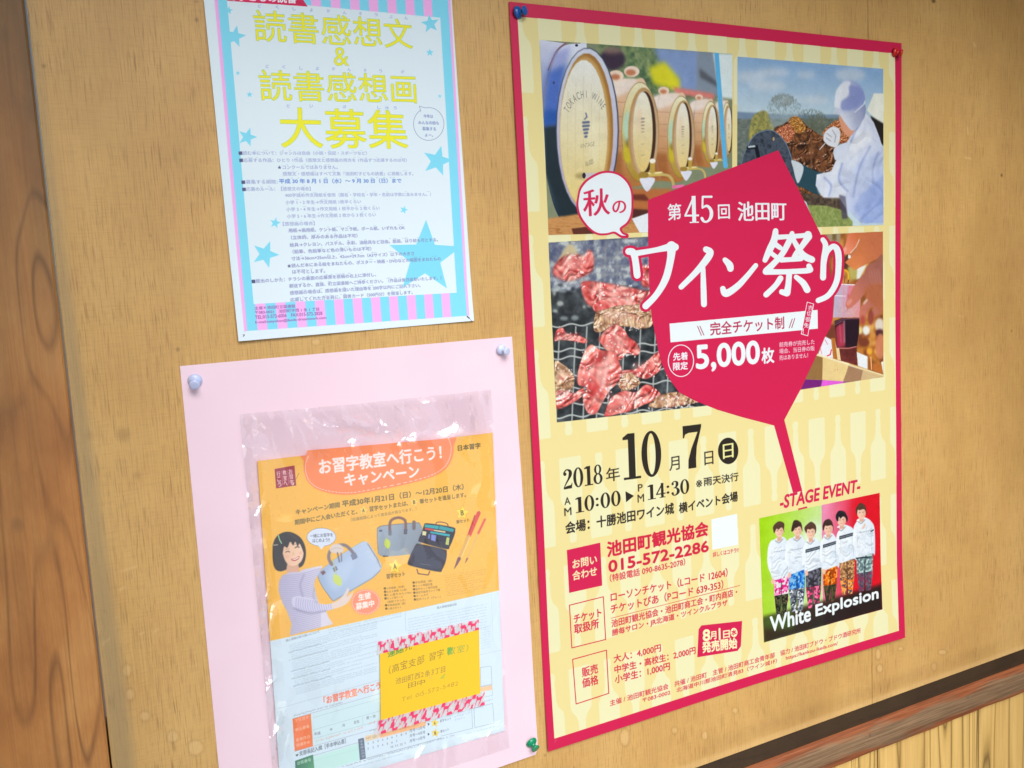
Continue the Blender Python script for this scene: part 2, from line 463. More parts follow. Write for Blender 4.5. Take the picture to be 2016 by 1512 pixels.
        c.e(fx+frx*.22, fy+6, frx*1.10, fry*1.03, (66, 42, 24), b=1)
        c.e(fx, fy, frx, fry, c.grad((1200, fy-fry), (1200, fy+fry), (240, 238, 222), (226, 198, 120)), b=.8)
        c.e(fx-frx*.3, fy-fry*.3, frx*.3, fry*.3, (236, 206, 176), .5, b=4)
        for j in range(5): c.l([fx-11*k, fy-120*k+j*30*k, fx+11*k, fy-122*k+j*30*k], 15*k-2*j*k, (128, 120, 112), .75, b=.6)
        c.l([fx-14*k, fy+110*k, fx+14*k, fy+106*k], 6, (150, 140, 110), .6, b=.6); c.l([fx-12*k, fy+210*k, fx+12*k, fy+206*k], 7, (140, 130, 100), .6, b=.6)
        c.e(L-bk*.2, hy-hry*1.12, 70*k, 52*k, (246, 220, 198), b=1.2); c.e(L-bk*.22, hy-hry*1.10, 42*k, 26*k, (196, 124, 84), b=2.2)
    # near barrel
    c.f([250, 360, 520, 400, 420, 520, 330, 800, 310, 1300, 250, 1300], c.grad((300, 380), (300, 1100), (215, 220, 240), (90, 110, 170)))
    c.l([510, 400, 430, 480, 350, 700, 310, 950, 300, 1400], 22, (170, 150, 150), sm=True, b=1)
    c.l([515, 395, 425, 470, 350, 640], 8, (100, 40, 60), sm=True, b=.6)
    c.f([640, 400, 480, 430, 390, 600, 320, 900, 310, 1250, 330, 1550, 420, 1900, 560, 2080, 700, 2000, 700, 440], c.grad((400, 420), (400, 1900), (225, 232, 248), (25, 45, 60)), sm=True)
    c.f([345, 640, 520, 560, 480, 800, 470, 1150, 300, 1180, 315, 860], (70, 108, 196), .95, b=9)
    c.f([312, 1000, 470, 1000, 470, 1130, 305, 1140], (30, 84, 168), .9, b=7); c.f([400, 480, 560, 420, 520, 560, 370, 640], (150, 160, 220), .8, b=8)
    c.f([310, 1150, 470, 1130, 520, 1500, 700, 2000, 480, 1980, 330, 1560], (20, 38, 48), .95, b=5)
    for j in range(5): c.l([455-j*2, 700+j*220, 690, 640+j*260], 2, (0, 0, 0), 0)
    c.e(705, 1180, 285, 745, (60, 70, 90), b=.6)
    c.e(703, 1180, 275, 738, c.grad((700, 450), (700, 1900), (215, 222, 238), (175, 165, 190)), b=.5)
    c.e(698, 1190, 240, 705, (168, 118, 52), b=.8)
    c.e(685, 1195, 225, 680, (205, 165, 95), b=3)
    c.e(672, 1205, 215, 660, c.grad((690, 560), (690, 1800), (240, 242, 235), (226, 205, 130)), b=.8)
    for j in range(5): c.l([530+j*70, 700-abs(j-2)*-60, 525+j*72, 1180, 530+j*70, 1700-abs(j-2)*60], 3.5, (206, 184, 120), .6, sm=True, b=.8)
    c.e(760, 1300, 50, 200, (246, 240, 205), .5, b=9)
    for i, ch in enumerate('TOKACHI WINE'):
        th = math.radians(-68+i*11.6); x = 690+205*math.sin(th)*.9; y = 1080-225*math.cos(th)
        if ch != ' ':
            g, bb = glyphs(ch); q = ell(0, 0, 1, 1, 4)
            A = c.cv(c.mm([x, y]))[0]; k = c.res*3.6*2.4
            ca, sa = math.cos(th*0.8), math.sin(th*0.8)
            def tr(z):
                u = (z[:, 0]-(bb[0]+bb[2])/2)*k*.62; v = -(z[:, 1]-(bb[1]+bb[3])/2)*k*1.15
                return np.stack([A[0]+u*ca-v*sa, A[1]+u*sa+v*ca], 1)
            c.paint(cover(np.hstack([tr(g[:, :2]), tr(g[:, 2:])]), c.w, c.h), (132, 128, 120), .9)
    c.l([690, 1025, 700, 1060, 680, 1080], 12, (100, 110, 140), b=.4)
    for j, wd in enumerate([50, 50, 36, 22, 10]): c.l([692-wd*.5, 1110+j*32, 692+wd*.5, 1106+j*32], 22, (100, 110, 140), b=.4)
    c.t('VINTAGE', 640, 1345, 770, 1320, 40, (170, 160, 130)); c.t('No.0005', 690, 1508, 760, 1480, 48, (150, 140, 110))
    c.e(608, 415, 14, 12, (50, 40, 70)); c.e(402, 752, 10, 14, (60, 70, 110))
    c.o(1040, 300, 4.582)
    c.f([150, 600, 420, 560, 1075, 560, 1075, 760, 150, 770], c.mottle([(165, 105, 50), (205, 150, 90), (190, 130, 75)], 8, scy=2), b=2)
    c.f([820, 330, 1300, 330, 1075, 560, 930, 560], (185, 110, 60), b=3)
    c.f([900, 380, 1040, 380, 1075, 420, 1075, 440, 900, 430], (110, 50, 35), b=2)
    c.f([380, 690, 540, 670, 620, 740, 400, 745], (95, 45, 30), b=1.5); c.f([930, 510, 1075, 520, 1075, 580, 930, 600], (80, 40, 35), b=2)
    c.f([925, 600, 1080, 545, 1080, 735, 1000, 735], (232, 238, 245), b=1)
    c.e(470, 215, 60, 26, (150, 130, 80), .7, b=3); c.f([490, 190, 600, 185, 600, 240, 490, 235], (205, 200, 205), b=.8); c.e(492, 212, 16, 26, (40, 35, 45))
    # taps
    for (x, y, k) in [(1110, 205, 1.0), (1450, 150, .72), (1690, 75, .5)]:
        c.f([x-110*k, y+30*k, x+20*k, y+30*k, x-10*k, y+110*k, x-50*k, y+150*k, x-90*k, y+100*k], (225, 228, 240), sm=True, b=.8)
        c.l([x-90*k, y, x+80*k, y-10*k], 40*k, (206, 182, 92), b=.6); c.l([x-85*k, y-10*k, x+80*k, y-20*k], 12*k, (250, 240, 190), b=.8)
        c.l([x+80*k, y-5*k, x+150*k, y+10*k, x+185*k, y+60*k, x+190*k, y+110*k], 24*k, (200, 180, 110), sm=True, b=.5)
        c.l([x, y-30*k, x, y-110*k], 46*k, (190, 160, 70), b=.6); c.e(x, y-125*k, 28*k, 22*k, (245, 240, 225), b=.8); c.l([x-100*k, y+2, x-60*k, y+2], 52*k, (160, 130, 55), b=.8)
    c.f([1290, 300, 1400, 290, 1380, 320, 1290, 328], (235, 120, 170))
    c.o(1000, 0, 4.582)
    c.l([1872, 480, 1905, 900, 1955, 1500], 40, (95, 185, 235), b=1.2)
    c.e(1105, 650, 70, 50, (246, 224, 204), b=1); c.e(1095, 660, 46, 28, (200, 128, 88), b=2.2)
    # ---- photo 2: cook in white basting a roast outdoors
    c.setclip([1450, 112, 1737, 136, 1738, 443, 1450, 452]); c.o(1400, 60, 4.582)
    c.f([200, 200, 1600, 250, 1600, 1900, 200, 1900], c.grad((300, 240), (300, 760), (140, 178, 218), (196, 218, 226)))
    for (x, y, a, b_) in [(350, 420, 130, 50), (560, 380, 150, 40), (500, 500, 170, 45), (850, 400, 90, 30), (930, 630, 130, 30), (1250, 400, 140, 60), (700, 620, 120, 20)]:
        c.e(x, y, a, b_, (226, 230, 232), .55, b=9)
    c.f([220, 735, 420, 745, 620, 760, 1150, 760, 1150, 860, 220, 860], (120, 145, 170), b=2)
    c.f([220, 800, 1250, 790, 1250, 1250, 220, 1250], c.mottle([(84, 98, 92), (128, 138, 128)], 7, scy=3), b=2)
    c.f([360, 800, 430, 735, 500, 740, 560, 900, 500, 1000, 340, 1000], c.mottle([(112, 118, 76), (186, 174, 90)], 3), sm=True, b=2)
    rg = random.Random(4)
    for (tx, ty, a, b_, col) in [(650, 700, 150, 110, (112, 128, 125)), (640, 640, 100, 60, (130, 140, 135)), (900, 800, 130, 80, (90, 105, 95)), (960, 850, 100, 90, (105, 110, 85))]:
        for _ in range(420):
            r, t = math.sqrt(rg.random()), rg.random()*6.28; dk = rg.randint(-22, 26)
            X_, Y_ = tx+a*r*math.cos(t), ty+b_*r*math.sin(t); c.l([X_, Y_, X_+rg.uniform(-9, 9), Y_-rg.uniform(6, 22)], rg.uniform(2, 5), [k+dk for k in col], .5, b=.4)
    c.f([500, 760, 800, 720, 760, 900, 560, 930], (165, 185, 190), .5, b=8)
    c.f([1400, 720, 1460, 570, 1560, 570, 1560, 850, 1500, 830], (236, 240, 225), b=1)
    c.f([1430, 770, 1560, 850, 1560, 1050, 1520, 1020], (35, 32, 30), b=2)
    # roast
    roast = [560, 900, 640, 850, 720, 800, 790, 790, 860, 860, 960, 930, 1080, 1000, 1160, 1100, 1180, 1500, 900, 1560, 700, 1400, 620, 1100]
    c.f(roast, c.relief((48, 28, 20), (150, 96, 58), 8, .8, .3, fold=.3), sm=True, b=1)
    c.f([580, 910, 700, 840, 760, 900, 700, 1010, 630, 980], c.relief((140, 48, 28), (236, 160, 110), 2, 1.1, .6), sm=True, b=1)
    c.f([700, 800, 780, 780, 850, 880, 800, 930, 740, 900], c.relief((130, 76, 24), (214, 156, 74), 2.5, 1.1, .4), sm=True, b=1)
    c.l([700, 1140, 850, 1130, 1000, 1160], 26, (105, 62, 42), sm=True, b=2); c.l([900, 950, 900, 1300], 16, (125, 85, 55), b=2)
    c.l([980, 1000, 1010, 1400], 20, (120, 75, 48), b=3)
    c.f([1000, 930, 1060, 860, 1130, 810, 1200, 850, 1240, 1000, 1100, 1010], c.relief((120, 50, 28), (226, 152, 90), 2.5, 1.1, .5), sm=True, b=1)
    # shield
    c.f([260, 1220, 290, 1100, 370, 960, 470, 900, 560, 910, 660, 1010, 720, 1120, 745, 1300, 740, 1400, 260, 1300], c.mottle([(42, 50, 62), (78, 90, 105), (52, 60, 72)], 6), sm=True)
    c.l([265, 1210, 300, 1090, 380, 955, 480, 905, 570, 915, 670, 1020, 735, 1200], 8, (110, 130, 150), sm=True)
    c.l([330, 1060, 400, 1050, 420, 1140], 34, (20, 26, 36), b=1); c.l([335, 1052, 385, 1045], 18, (200, 215, 220), b=.6); c.e(558, 980, 9, 18, (180, 160, 110))
    # ground
    c.o(1400, 380, 5.04)
    c.f([900, 0, 1330, 60, 1340, 250, 960, 130], c.mottle([(60, 50, 45), (110, 95, 75)], 3), b=1)
    c.f([950, 120, 1130, 125, 1300, 170, 1400, 280, 1400, 345, 1040, 345], c.mottle([(120, 140, 70), (160, 172, 105)], 2.5), b=1)
    c.o(1400, 60, 4.582)
    # glove and arms
    c.f([730, 1180, 800, 1200, 940, 1270, 1000, 1290, 980, 1480, 830, 1420, 760, 1380], (40, 75, 88), sm=True, b=.8)
    c.f([725, 1170, 830, 1230, 780, 1380, 735, 1240], (205, 215, 222), sm=True, b=.8)
    coat = c.grad((1150, 1000), (1560, 1500), (236, 241, 248), (160, 180, 226))
    body = [1385, 745, 1460, 830, 1510, 960, 1550, 1100, 1550, 1730, 1350, 1740, 1210, 1600, 1150, 1505, 1010, 1505, 940, 1400, 950, 1300, 1080, 1270, 1120, 1180, 1200, 1080, 1240, 980, 1300, 870]
    c.f(body, coat, b=.5)
    c.f([1240, 980, 1390, 900, 1440, 930, 1420, 1020, 1200, 1200, 1160, 1380, 1230, 1420, 1180, 1500, 1010, 1500, 960, 1400, 1090, 1290], (232, 238, 246), .9, sm=True, b=3)
    for ln in ([1180, 1200, 1150, 1350, 1230, 1450], [1430, 1050, 1330, 1250, 1280, 1500], [1500, 1100, 1450, 1300, 1500, 1600], [1020, 1330, 1080, 1400, 1060, 1490], [1370, 780, 1300, 900, 1250, 1020]):
        c.l(ln, 20, (148, 165, 214), .75, sm=True, b=2.5)
    c.f([1150, 1480, 1210, 1500, 1230, 1700, 1180, 1700], (75, 70, 90), .8, b=2)
    c.f([1350, 1480, 1550, 1300, 1550, 1735, 1380, 1735, 1280, 1600], (132, 158, 220), .75, b=6)
    c.f(body, c.relief((150, 168, 214), (244, 248, 252), 30, .8, .0, fold=.3), .2, b=2)
    # raised gloved fist and sleeve
    c.f([1110, 1060, 1240, 1010, 1230, 1100, 1150, 1165, 1110, 1160], (214, 224, 240), sm=True, b=.8)
    c.f([1010, 960, 1030, 910, 1090, 870, 1150, 890, 1160, 960, 1130, 1050, 1060, 1040, 1015, 1000], (226, 230, 236), sm=True, b=.6)
    for ln in ([1040, 930, 1080, 960], [1035, 970, 1075, 1000], [1090, 900, 1120, 950, 1110, 1010]): c.l(ln, 9, (150, 160, 180), .8, b=.8)
    c.l([1024, 1020, 975, 1075], 7, (215, 220, 225))
    # head with cap and cloth
    c.f([1150, 770, 1210, 800, 1290, 880, 1260, 950, 1220, 950, 1170, 880], (226, 160, 128), sm=True, b=1)
    c.f([1150, 740, 1230, 745, 1370, 660, 1385, 760, 1330, 850, 1270, 905, 1200, 830], c.grad((1200, 800), (1380, 720), (215, 222, 236), (140, 150, 188)), sm=True, b=.8)
    c.f([1110, 620, 1125, 540, 1190, 460, 1260, 450, 1330, 490, 1375, 570, 1375, 650, 1290, 720, 1170, 750, 1110, 700], c.grad((1120, 600), (1360, 600), (222, 230, 242), (140, 155, 205)), sm=True, b=.5)
    c.f([1130, 560, 1190, 470, 1250, 470, 1230, 580, 1170, 670, 1120, 720], (232, 238, 246), .9, sm=True, b=3)
    c.f([1240, 500, 1330, 520, 1370, 600, 1300, 700, 1180, 720, 1170, 640, 1240, 590], (132, 145, 200), .8, sm=True, b=3)
    c.f([1115, 690, 1170, 720, 1150, 760, 1095, 750], (205, 215, 232), b=.6); c.l([1290, 740, 1375, 665, 1380, 640], 10, (215, 222, 238), b=.6)
    # ---- photo 3: meat on a wire grill
    c.setclip([1078, 478, 1290, 465, 1310, 740, 1420, 795, 1094, 831]); c.o(1040, 560, 4.582)
    c.f([150, -400, 1700, -450, 1700, 1300, 150, 1300], c.mottle([(30, 34, 38), (52, 58, 62), (84, 92, 96)], 9), b=2)
    c.o(1040, 300, 4.582)
    c.f([160, 790, 1100, 770, 1100, 1250, 160, 1250], c.mottle([(84, 92, 122), (118, 126, 145), (190, 198, 198)], 7, 3, 2.), b=3)
    for _ in range(60):
        c.e(rg.uniform(200, 1060), rg.uniform(1180, 1500), rg.uniform(12, 40), rg.uniform(8, 24), rg.choice([(160, 172, 175), (205, 212, 205), (60, 68, 74), (38, 42, 48)]), .7, b=2.2)
    for x in (400, 690, 800, 980): c.l([x, 800, x-10, 1150], 12, (190, 190, 170), .6, b=3)
    for y in (960, 1040, 1110): c.l([600, y, 900, y-15], 10, (200, 200, 180), .6, b=3)
    MEAT = [(204, 62, 62), (252, 186, 172)]
    def meat(pts, cols=MEAT, sc=3.5, hl=6, b=1.0):
        q = np.array(pts, float).reshape(-1, 2)
        c.f(pts, (70, 36, 30), .6, sm=True, b=4)
        c.f(pts, c.relief(cols[0], cols[1], sc*3.2, .75, .8, fold=.25), sm=True, b=b)
        ce = q.mean(0); r = (q.max(0)-q.min(0))/2
        c.e(ce[0]-r[0]*.1, ce[1]-r[1]*.15, r[0]*.5, r[1]*.35, (246, 196, 186), .35, b=6)
        for _ in range(3):
            a0 = rg.random()*6.28; p = ce+r*.65*np.array([math.cos(a0), math.sin(a0)])*rg.random(); p2 = p+r*.5*np.array([math.cos(a0+1), math.sin(a0+1)])
            c.l([*p, *((p+p2)/2+rg.uniform(-12, 12)), *p2], 14, (176, 44, 48), .4, sm=True, b=2)
        for _ in range(int(hl*2.6)):
            p = ce+r*.8*np.array([rg.uniform(-1, 1), rg.uniform(-1, 1)])
            c.e(p[0], p[1], rg.uniform(4, 15), rg.uniform(3, 7), (255, 250, 246), .9, b=.7, rot=rg.random()*3)
    c.f([250, 1000, 300, 900, 350, 830, 390, 830, 450, 930, 420, 1000], (205, 190, 150), b=3)
    meat([215, 1060, 280, 960, 380, 920, 480, 930, 540, 880, 580, 930, 570, 1060, 480, 1120, 350, 1160, 240, 1120], b=3)
    meat([470, 1180, 620, 1170, 800, 1200, 1000, 1240, 1100, 1270, 1060, 1330, 850, 1340, 640, 1400, 520, 1360], b=2)
    meat([1000, 1040, 1090, 1030, 1100, 1200, 1020, 1200], b=3, hl=2)
    c.o(1040, 560, 4.582)
    # wire net in the lower, sharp part
    wires = []
    for y0 in (380, 600, 670, 840, 950, 1090, 1200):
        pts = []
        for i in range(70):
            x = 200+i*20; pts += [x, y0-(x-200)*.07+12*math.sin(x/34.)]
        c.l(pts, 12, (188, 196, 192), .95, b=.5); c.l([v-(3 if k % 2 else 0) for k, v in enumerate(pts)], 4, (240, 245, 240), .7, b=.4)
    for x0 in (255, 400, 500, 620, 720, 840, 985, 1120, 1250, 1380):
        c.l([x0+20, 380, x0+5, 700, x0-20, 1300], 13, (182, 190, 186), .9, b=.5)
    GR = [(150, 100, 70), (240, 210, 170)]
    meat([230, 470, 250, 410, 300, 390, 340, 440, 450, 460, 520, 500, 500, 530, 400, 510, 290, 500, 230, 510], hl=4)
    meat([580, 400, 600, 250, 640, 200, 760, 150, 900, 140, 1100, 180, 1110, 360, 1000, 400, 900, 380, 760, 380, 640, 430], GR, 2.2, 14)
    meat([580, 180, 700, 120, 900, 110, 1080, 60, 1090, 120, 960, 180, 800, 190, 660, 230, 590, 240], hl=6)
    meat([230, 700, 300, 720, 390, 800, 400, 900, 330, 990, 240, 970], GR, 2.5, 5)
    meat([235, 970, 330, 960, 400, 980, 480, 930, 490, 990, 400, 1060, 300, 1110, 240, 1110], hl=5)
    meat([630, 480, 690, 410, 780, 365, 850, 400, 900, 480, 960, 520, 1000, 600, 960, 640, 880, 620, 820, 680, 740, 640, 650, 540], hl=8)
    meat([440, 780, 500, 600, 560, 540, 640, 590, 760, 610, 810, 700, 835, 800, 780, 900, 720, 960, 650, 1080, 600, 1160, 520, 1150, 480, 1010, 520, 930, 440, 900], sc=5, hl=16)
    c.l([640, 620, 600, 720, 590, 900, 560, 1050], 20, (208, 60, 62), .55, sm=True, b=3); c.l([700, 660, 690, 800, 640, 960], 22, (250, 208, 205), .6, sm=True, b=4)
    meat([840, 780, 960, 760, 1060, 690, 1160, 610, 1190, 700, 1170, 780, 1060, 850, 960, 830, 860, 850], sc=3, hl=6)
    meat([800, 900, 850, 820, 920, 800, 1000, 880, 960, 920, 860, 960], GR, 1.6, 8)
    meat([680, 1160, 740, 1020, 850, 960, 960, 970, 1060, 900, 1180, 980, 1150, 1040, 1040, 1080, 900, 1140, 780, 1170, 690, 1190], hl=12)
    meat([1080, 1080, 1180, 1000, 1350, 970, 1480, 1030, 1530, 1060, 1300, 1100, 1120, 1110], GR, 2.2, 14)
    # ---- photo 4: hands pouring wine
    c.setclip([1614, 462, 1737, 456, 1738, 742, 1570, 768]); c.o(1560, 440, 7.56)
    c.f([400, 100, 1400, 100, 1400, 2500, 0, 2500], c.mottle([(130, 78, 40), (168, 104, 48), (212, 150, 76)], 12, 2), b=5)
    c.f([500, 130, 720, 130, 700, 300, 520, 260], (166, 150, 120), b=3); c.f([590, 130, 650, 130, 650, 260, 590, 250], (120, 100, 60), b=4)
    c.f([820, 130, 1340, 130, 1340, 470, 1180, 560, 930, 680, 900, 700, 800, 600, 760, 600, 840, 460, 760, 450], (196, 120, 82), b=1)
    c.f([740, 700, 740, 480, 830, 480, 840, 660], (88, 60, 42), b=3)
    c.f([820, 640, 980, 660, 960, 830, 850, 840], (188, 176, 96), b=3); c.f([960, 660, 1100, 610, 1000, 820, 950, 830], (238, 240, 228), b=2)
    c.f([740, 400, 780, 330, 850, 140, 1000, 140, 980, 260, 900, 400, 820, 460, 760, 450], c.grad((760, 400), (980, 200), (245, 150, 120), (212, 112, 66)), sm=True, b=1.2)
    c.f([1000, 140, 1340, 130, 1340, 470, 1240, 530, 1100, 600, 1000, 650, 930, 690, 880, 660, 790, 590, 800, 560, 900, 470, 960, 330], c.grad((900, 640), (1200, 300), (222, 132, 78), (196, 112, 74)), sm=True, b=1.2)
    c.l([990, 240, 940, 350, 860, 440], 14, (235, 225, 205), .8, b=1.5); c.e(842, 495, 24, 28, (240, 240, 230), b=1); c.e(812, 490, 10, 30, (40, 30, 25), b=1)
    c.e(770, 400, 26, 55, (250, 176, 152), .8, b=2, rot=.5); c.l([1010, 600, 960, 650, 900, 680], 30, (236, 150, 80), .5, b=4)
    c.l([690, 750, 690, 715, 730, 690, 790, 700, 825, 740, 830, 830], 26, (236, 182, 44), sm=True, b=1); c.l([770, 880, 780, 780], 8, (70, 60, 50)); c.l([830, 840, 820, 900], 12, (50, 40, 30))
    cup = [700, 900, 960, 910, 1010, 1100, 1000, 1400, 600, 1400, 620, 1080]
    c.f(cup, c.grad((620, 1000), (1000, 1100), (188, 182, 210), (222, 150, 150)), b=1)
    c.f([830, 920, 960, 920, 900, 1050, 800, 1150], (226, 120, 140), .8, b=3)
    c.l([620, 1075, 780, 1080], 12, (245, 245, 250)); c.l([705, 905, 950, 915], 14, (245, 240, 240)); c.l([760, 900, 760, 1420], 12, (240, 140, 170), b=1)
    for _ in range(26): c.l([rg.uniform(615, 990), rg.uniform(1180, 1420)]+[rg.uniform(615, 990), rg.uniform(1180, 1420)], 5, rg.choice([(235, 235, 245), (150, 140, 150), (225, 200, 160)]), .35, b=1)
    c.l([830, 1060, 815, 1280], 16, (190, 30, 60), .6, b=2)
    hand2 = [1340, 500, 1230, 560, 1120, 620, 1050, 760, 960, 860, 900, 950, 850, 1060, 790, 1180, 800, 1250, 860, 1260, 960, 1170, 1050, 1070, 1100, 1000, 1090, 1110, 1010, 1250, 990, 1400, 1040, 1500, 1120, 1300, 1200, 1240, 1100, 1500, 1150, 1560, 1340, 1300]
    c.f(hand2, c.grad((860, 1200), (1300, 700), (206, 120, 100), (160, 98, 84)), sm=True, b=1)
    c.f([1100, 940, 1340, 900, 1340, 1350, 1230, 1240, 1100, 1120, 1050, 1060], (182, 104, 66), .8, sm=True, b=5)
    for k in range(5): c.l([1130+k*36, 700-k*6, 1170+k*34, 900], 9, (208, 150, 140), .5, b=2)
    c.e(840, 1170, 30, 60, (226, 150, 140), .8, b=2, rot=.7); c.l([1100, 1140, 1060, 1190], 30, (230, 200, 175), .9, b=2)
    c.o(1560, 600, 7.56)
    c.f([990, 290, 1340, 120, 1340, 900, 950, 700], c.mottle([(130, 66, 40), (190, 120, 50), (230, 172, 90)], 10, 2), .95, b=4)
    for (x, y, a, b_, col) in [(1090, 380, 55, 70, (240, 245, 240)), (1040, 230, 40, 70, (178, 80, 66)), (1160, 190, 44, 110, (150, 70, 58)), (1000, 380, 40, 60, (240, 215, 140)), (1290, 300, 70, 100, (225, 215, 200)), (1290, 420, 60, 60, (80, 40, 50)), (1140, 690, 45, 55, (244, 176, 60)), (1300, 620, 70, 190, (206, 128, 92)), (1060, 560, 80, 70, (122, 60, 40))]:
        c.e(x, y, a, b_, col, .95, b=3)
    c.f([470, 440, 560, 300, 640, 300, 660, 700, 480, 480], (120, 62, 44), b=3)
    c.f([620, 240, 740, 200, 990, 200, 985, 420, 950, 640, 660, 640], (40, 24, 36), b=1)
    c.f([640, 330, 760, 260, 780, 620, 660, 640], (196, 60, 84), .85, b=4); c.l([765, 240, 770, 560], 22, (200, 140, 160), .7, b=2); c.l([700, 300, 720, 560], 12, (240, 150, 165), .5, b=2)
    c.l([615, 270, 740, 215, 985, 205], 10, (150, 90, 110), b=1); c.l([620, 300, 740, 240], 8, (190, 120, 130), b=1)
    c.f([690, 640, 950, 620, 960, 900, 700, 830], c.mottle([(122, 52, 48), (88, 38, 36)], 5), b=1); c.l([660, 645, 830, 650, 950, 620], 10, (244, 160, 150), b=1)
    c.f([480, 470, 600, 530, 610, 800, 370, 760], (236, 238, 246), b=1); c.l([480, 520, 520, 590], 10, (226, 120, 140)); c.l([410, 630, 430, 730], 12, (232, 140, 150)); c.l([575, 670, 560, 740, 515, 760], 18, (226, 70, 84))
    c.f([570, 495, 625, 495, 665, 810, 600, 800], (196, 120, 50)); 
    for k in range(12): c.l([590+k*4, 510+k*25, 625+k*4, 510+k*25], 6, (110, 60, 30), .6)
    c.f([625, 495, 650, 640, 690, 650, 715, 830, 665, 815], (236, 212, 160))
    c.f([950, 700, 1110, 770, 1110, 960, 970, 910], (232, 238, 240), b=1); c.l([1160, 780, 1170, 960], 20, (244, 170, 110), b=1.5); c.f([1190, 870, 1340, 870, 1340, 1030, 1190, 980], (190, 110, 50), b=2); c.f([1310, 850, 1345, 840, 1345, 1040], (236, 240, 225), b=1)
    c.f([300, 740, 440, 760, 900, 890, 1345, 1040, 1345, 1110, 900, 1180, 180, 1180], (214, 186, 120))
    c.f([300, 740, 445, 780, 440, 1120, 180, 1110], (150, 112, 66), b=1); c.f([450, 790, 830, 900, 800, 1000, 750, 1140, 440, 1110, 450, 900], (232, 206, 142), b=1)
    c.f([830, 900, 1045, 975, 1000, 1160, 740, 1160, 800, 1000], (166, 128, 96), b=1); c.f([1045, 975, 1345, 1080, 1345, 1110, 1010, 1150], (212, 184, 136), b=1)
    c.l([370, 745, 830, 885], 30, (246, 232, 190), b=.8); c.l([830, 895, 1345, 1050], 20, (236, 218, 176), b=.8); c.l([630, 960, 625, 985], 5, (200, 100, 80)); c.l([660, 960, 670, 975], 5, (200, 100, 80))
    c.f([190, 1110, 440, 1120, 420, 1220, 120, 1260], (120, 36, 122)); c.f([440, 1120, 760, 1140, 740, 1170, 420, 1220], (226, 96, 216)); c.f([760, 1140, 870, 1140, 740, 1172], (150, 90, 130))
    # ---- stage photo: six performers in white hooded tops
    c.setclip([1493, 1020, 1730, 970, 1733, 1198, 1502, 1264]); c.o(1460, 920, 4.2)
    c.f([130, 420, 656, 310, 672, 1200, 170, 1460], c.grad((150, 500), (640, 520), (160, 214, 20), (196, 226, 150)))
    c.e(600, 640, 120, 200, (226, 240, 220), .8, b=14)
    c.f([655, 310, 1140, 205, 1150, 1180, 665, 1330], c.grad((670, 500), (960, 480), (232, 140, 176), (216, 24, 44)))
    c.f([900, 260, 1140, 205, 1150, 1000, 960, 1050], (222, 20, 36), .7, b=14)
    c.f([160, 1240, 660, 1100, 1150, 960, 1150, 1180, 170, 1460], c.grad((600, 1080), (640, 1280), (60, 40, 30), (34, 32, 30)), .95, b=7)
    c.f([165, 1240, 420, 1180, 420, 1330, 170, 1330], (70, 100, 40), .8, b=10)
    men = [ # head, shoulders y, torso left/right, hem y, trousers colours
        ((302, 515), 600, (212, 385), 930, ((214, 40, 130), (250, 150, 200), (230, 225, 230)), ((50, 62, 40), (92, 92, 60), (30, 34, 28)), 1230),
        ((452, 505), 585, (365, 520), 880, ((20, 90, 190), (60, 150, 225), (130, 190, 230)), ((60, 66, 80), (215, 220, 226), (120, 130, 140)), 1180),
        ((562, 525), 610, (505, 655), 862, ((70, 70, 84), (112, 112, 124), (50, 50, 60)), ((214, 50, 110), (240, 120, 160), (90, 60, 70)), 1150),
        ((708, 495), 570, (650, 785), 850, ((232, 110, 20), (250, 170, 60), (170, 70, 20)), ((70, 78, 44), (100, 80, 60), (48, 52, 34)), 1100),
        ((818, 425), 500, (785, 930), 790, ((170, 120, 76), (214, 166, 116), (120, 80, 50)), ((226, 120, 40), (80, 84, 90), (240, 170, 90)), 1040),
        ((982, 365), 440, (925, 1080), 745, ((130, 160, 160), (184, 210, 206), (96, 120, 124)), ((66, 72, 86), (100, 104, 116), (130, 60, 90)), 1010)]
    rs = random.Random(12)
    for i, ((hx, hy), sy_, (xl, xr), hem, c1_, c2_, ft) in enumerate(men):
        xl, xr = xl-(6 if i else 0), xr+8
        lx, rx2 = xl+48 if i == 0 else xl+22, xr-8
        mid = (lx+rx2)/2
        c.f([lx, hem-40, rx2, hem-60, rx2-6, (hem+ft)/2, rx2-26, ft, mid+6, ft+6, mid, hem+120, mid-12, ft+8, lx+22, ft+14, lx+4, (hem+ft)/2], c.camo(c1_, 2.6))
        c.f([lx+4, hem+130, rx2-6, hem+110, rx2-26, ft, mid+6, ft+6, mid, hem+125, mid-12, ft+8, lx+22, ft+14], c.camo(c2_, 2.4))
        c.l([mid, hem+20, mid-2, ft], 9, (30, 26, 30), .6, b=1)
        c.f([hx-38, sy_-5, hx-8, sy_-25, hx+34, sy_-28, xr-24, sy_+4, xr+4, sy_+70, xr+6, hem-30, xr-20, hem-36, lx+4, hem, xl+18, hem-60, xl-6, sy_+190, xl, sy_+60, xl+26, sy_+6], c.grad((xl, 700), (xr, 700), (236, 244, 248), (214, 228, 240)), sm=True, b=.4)
        c.f([xl+20, sy_+90, xr-20, sy_+60, xr-20, hem-50, lx+8, hem-12, xl+24, hem-70], c.relief((196, 212, 230), (240, 247, 251), 9, .8, .0), .28, sm=True, b=1.5)
        c.l([xr-26, sy_+60, xr-20, hem-60], 6, (176, 196, 216), .6, b=1.2); c.l([xl+30, sy_+80, xl+34, hem-80], 5, (186, 204, 222), .5, b=1.2)
        c.l([hx-30, sy_+4, hx, sy_+22, hx+32, sy_-10], 7, (110, 120, 130), .7, sm=True, b=.6)
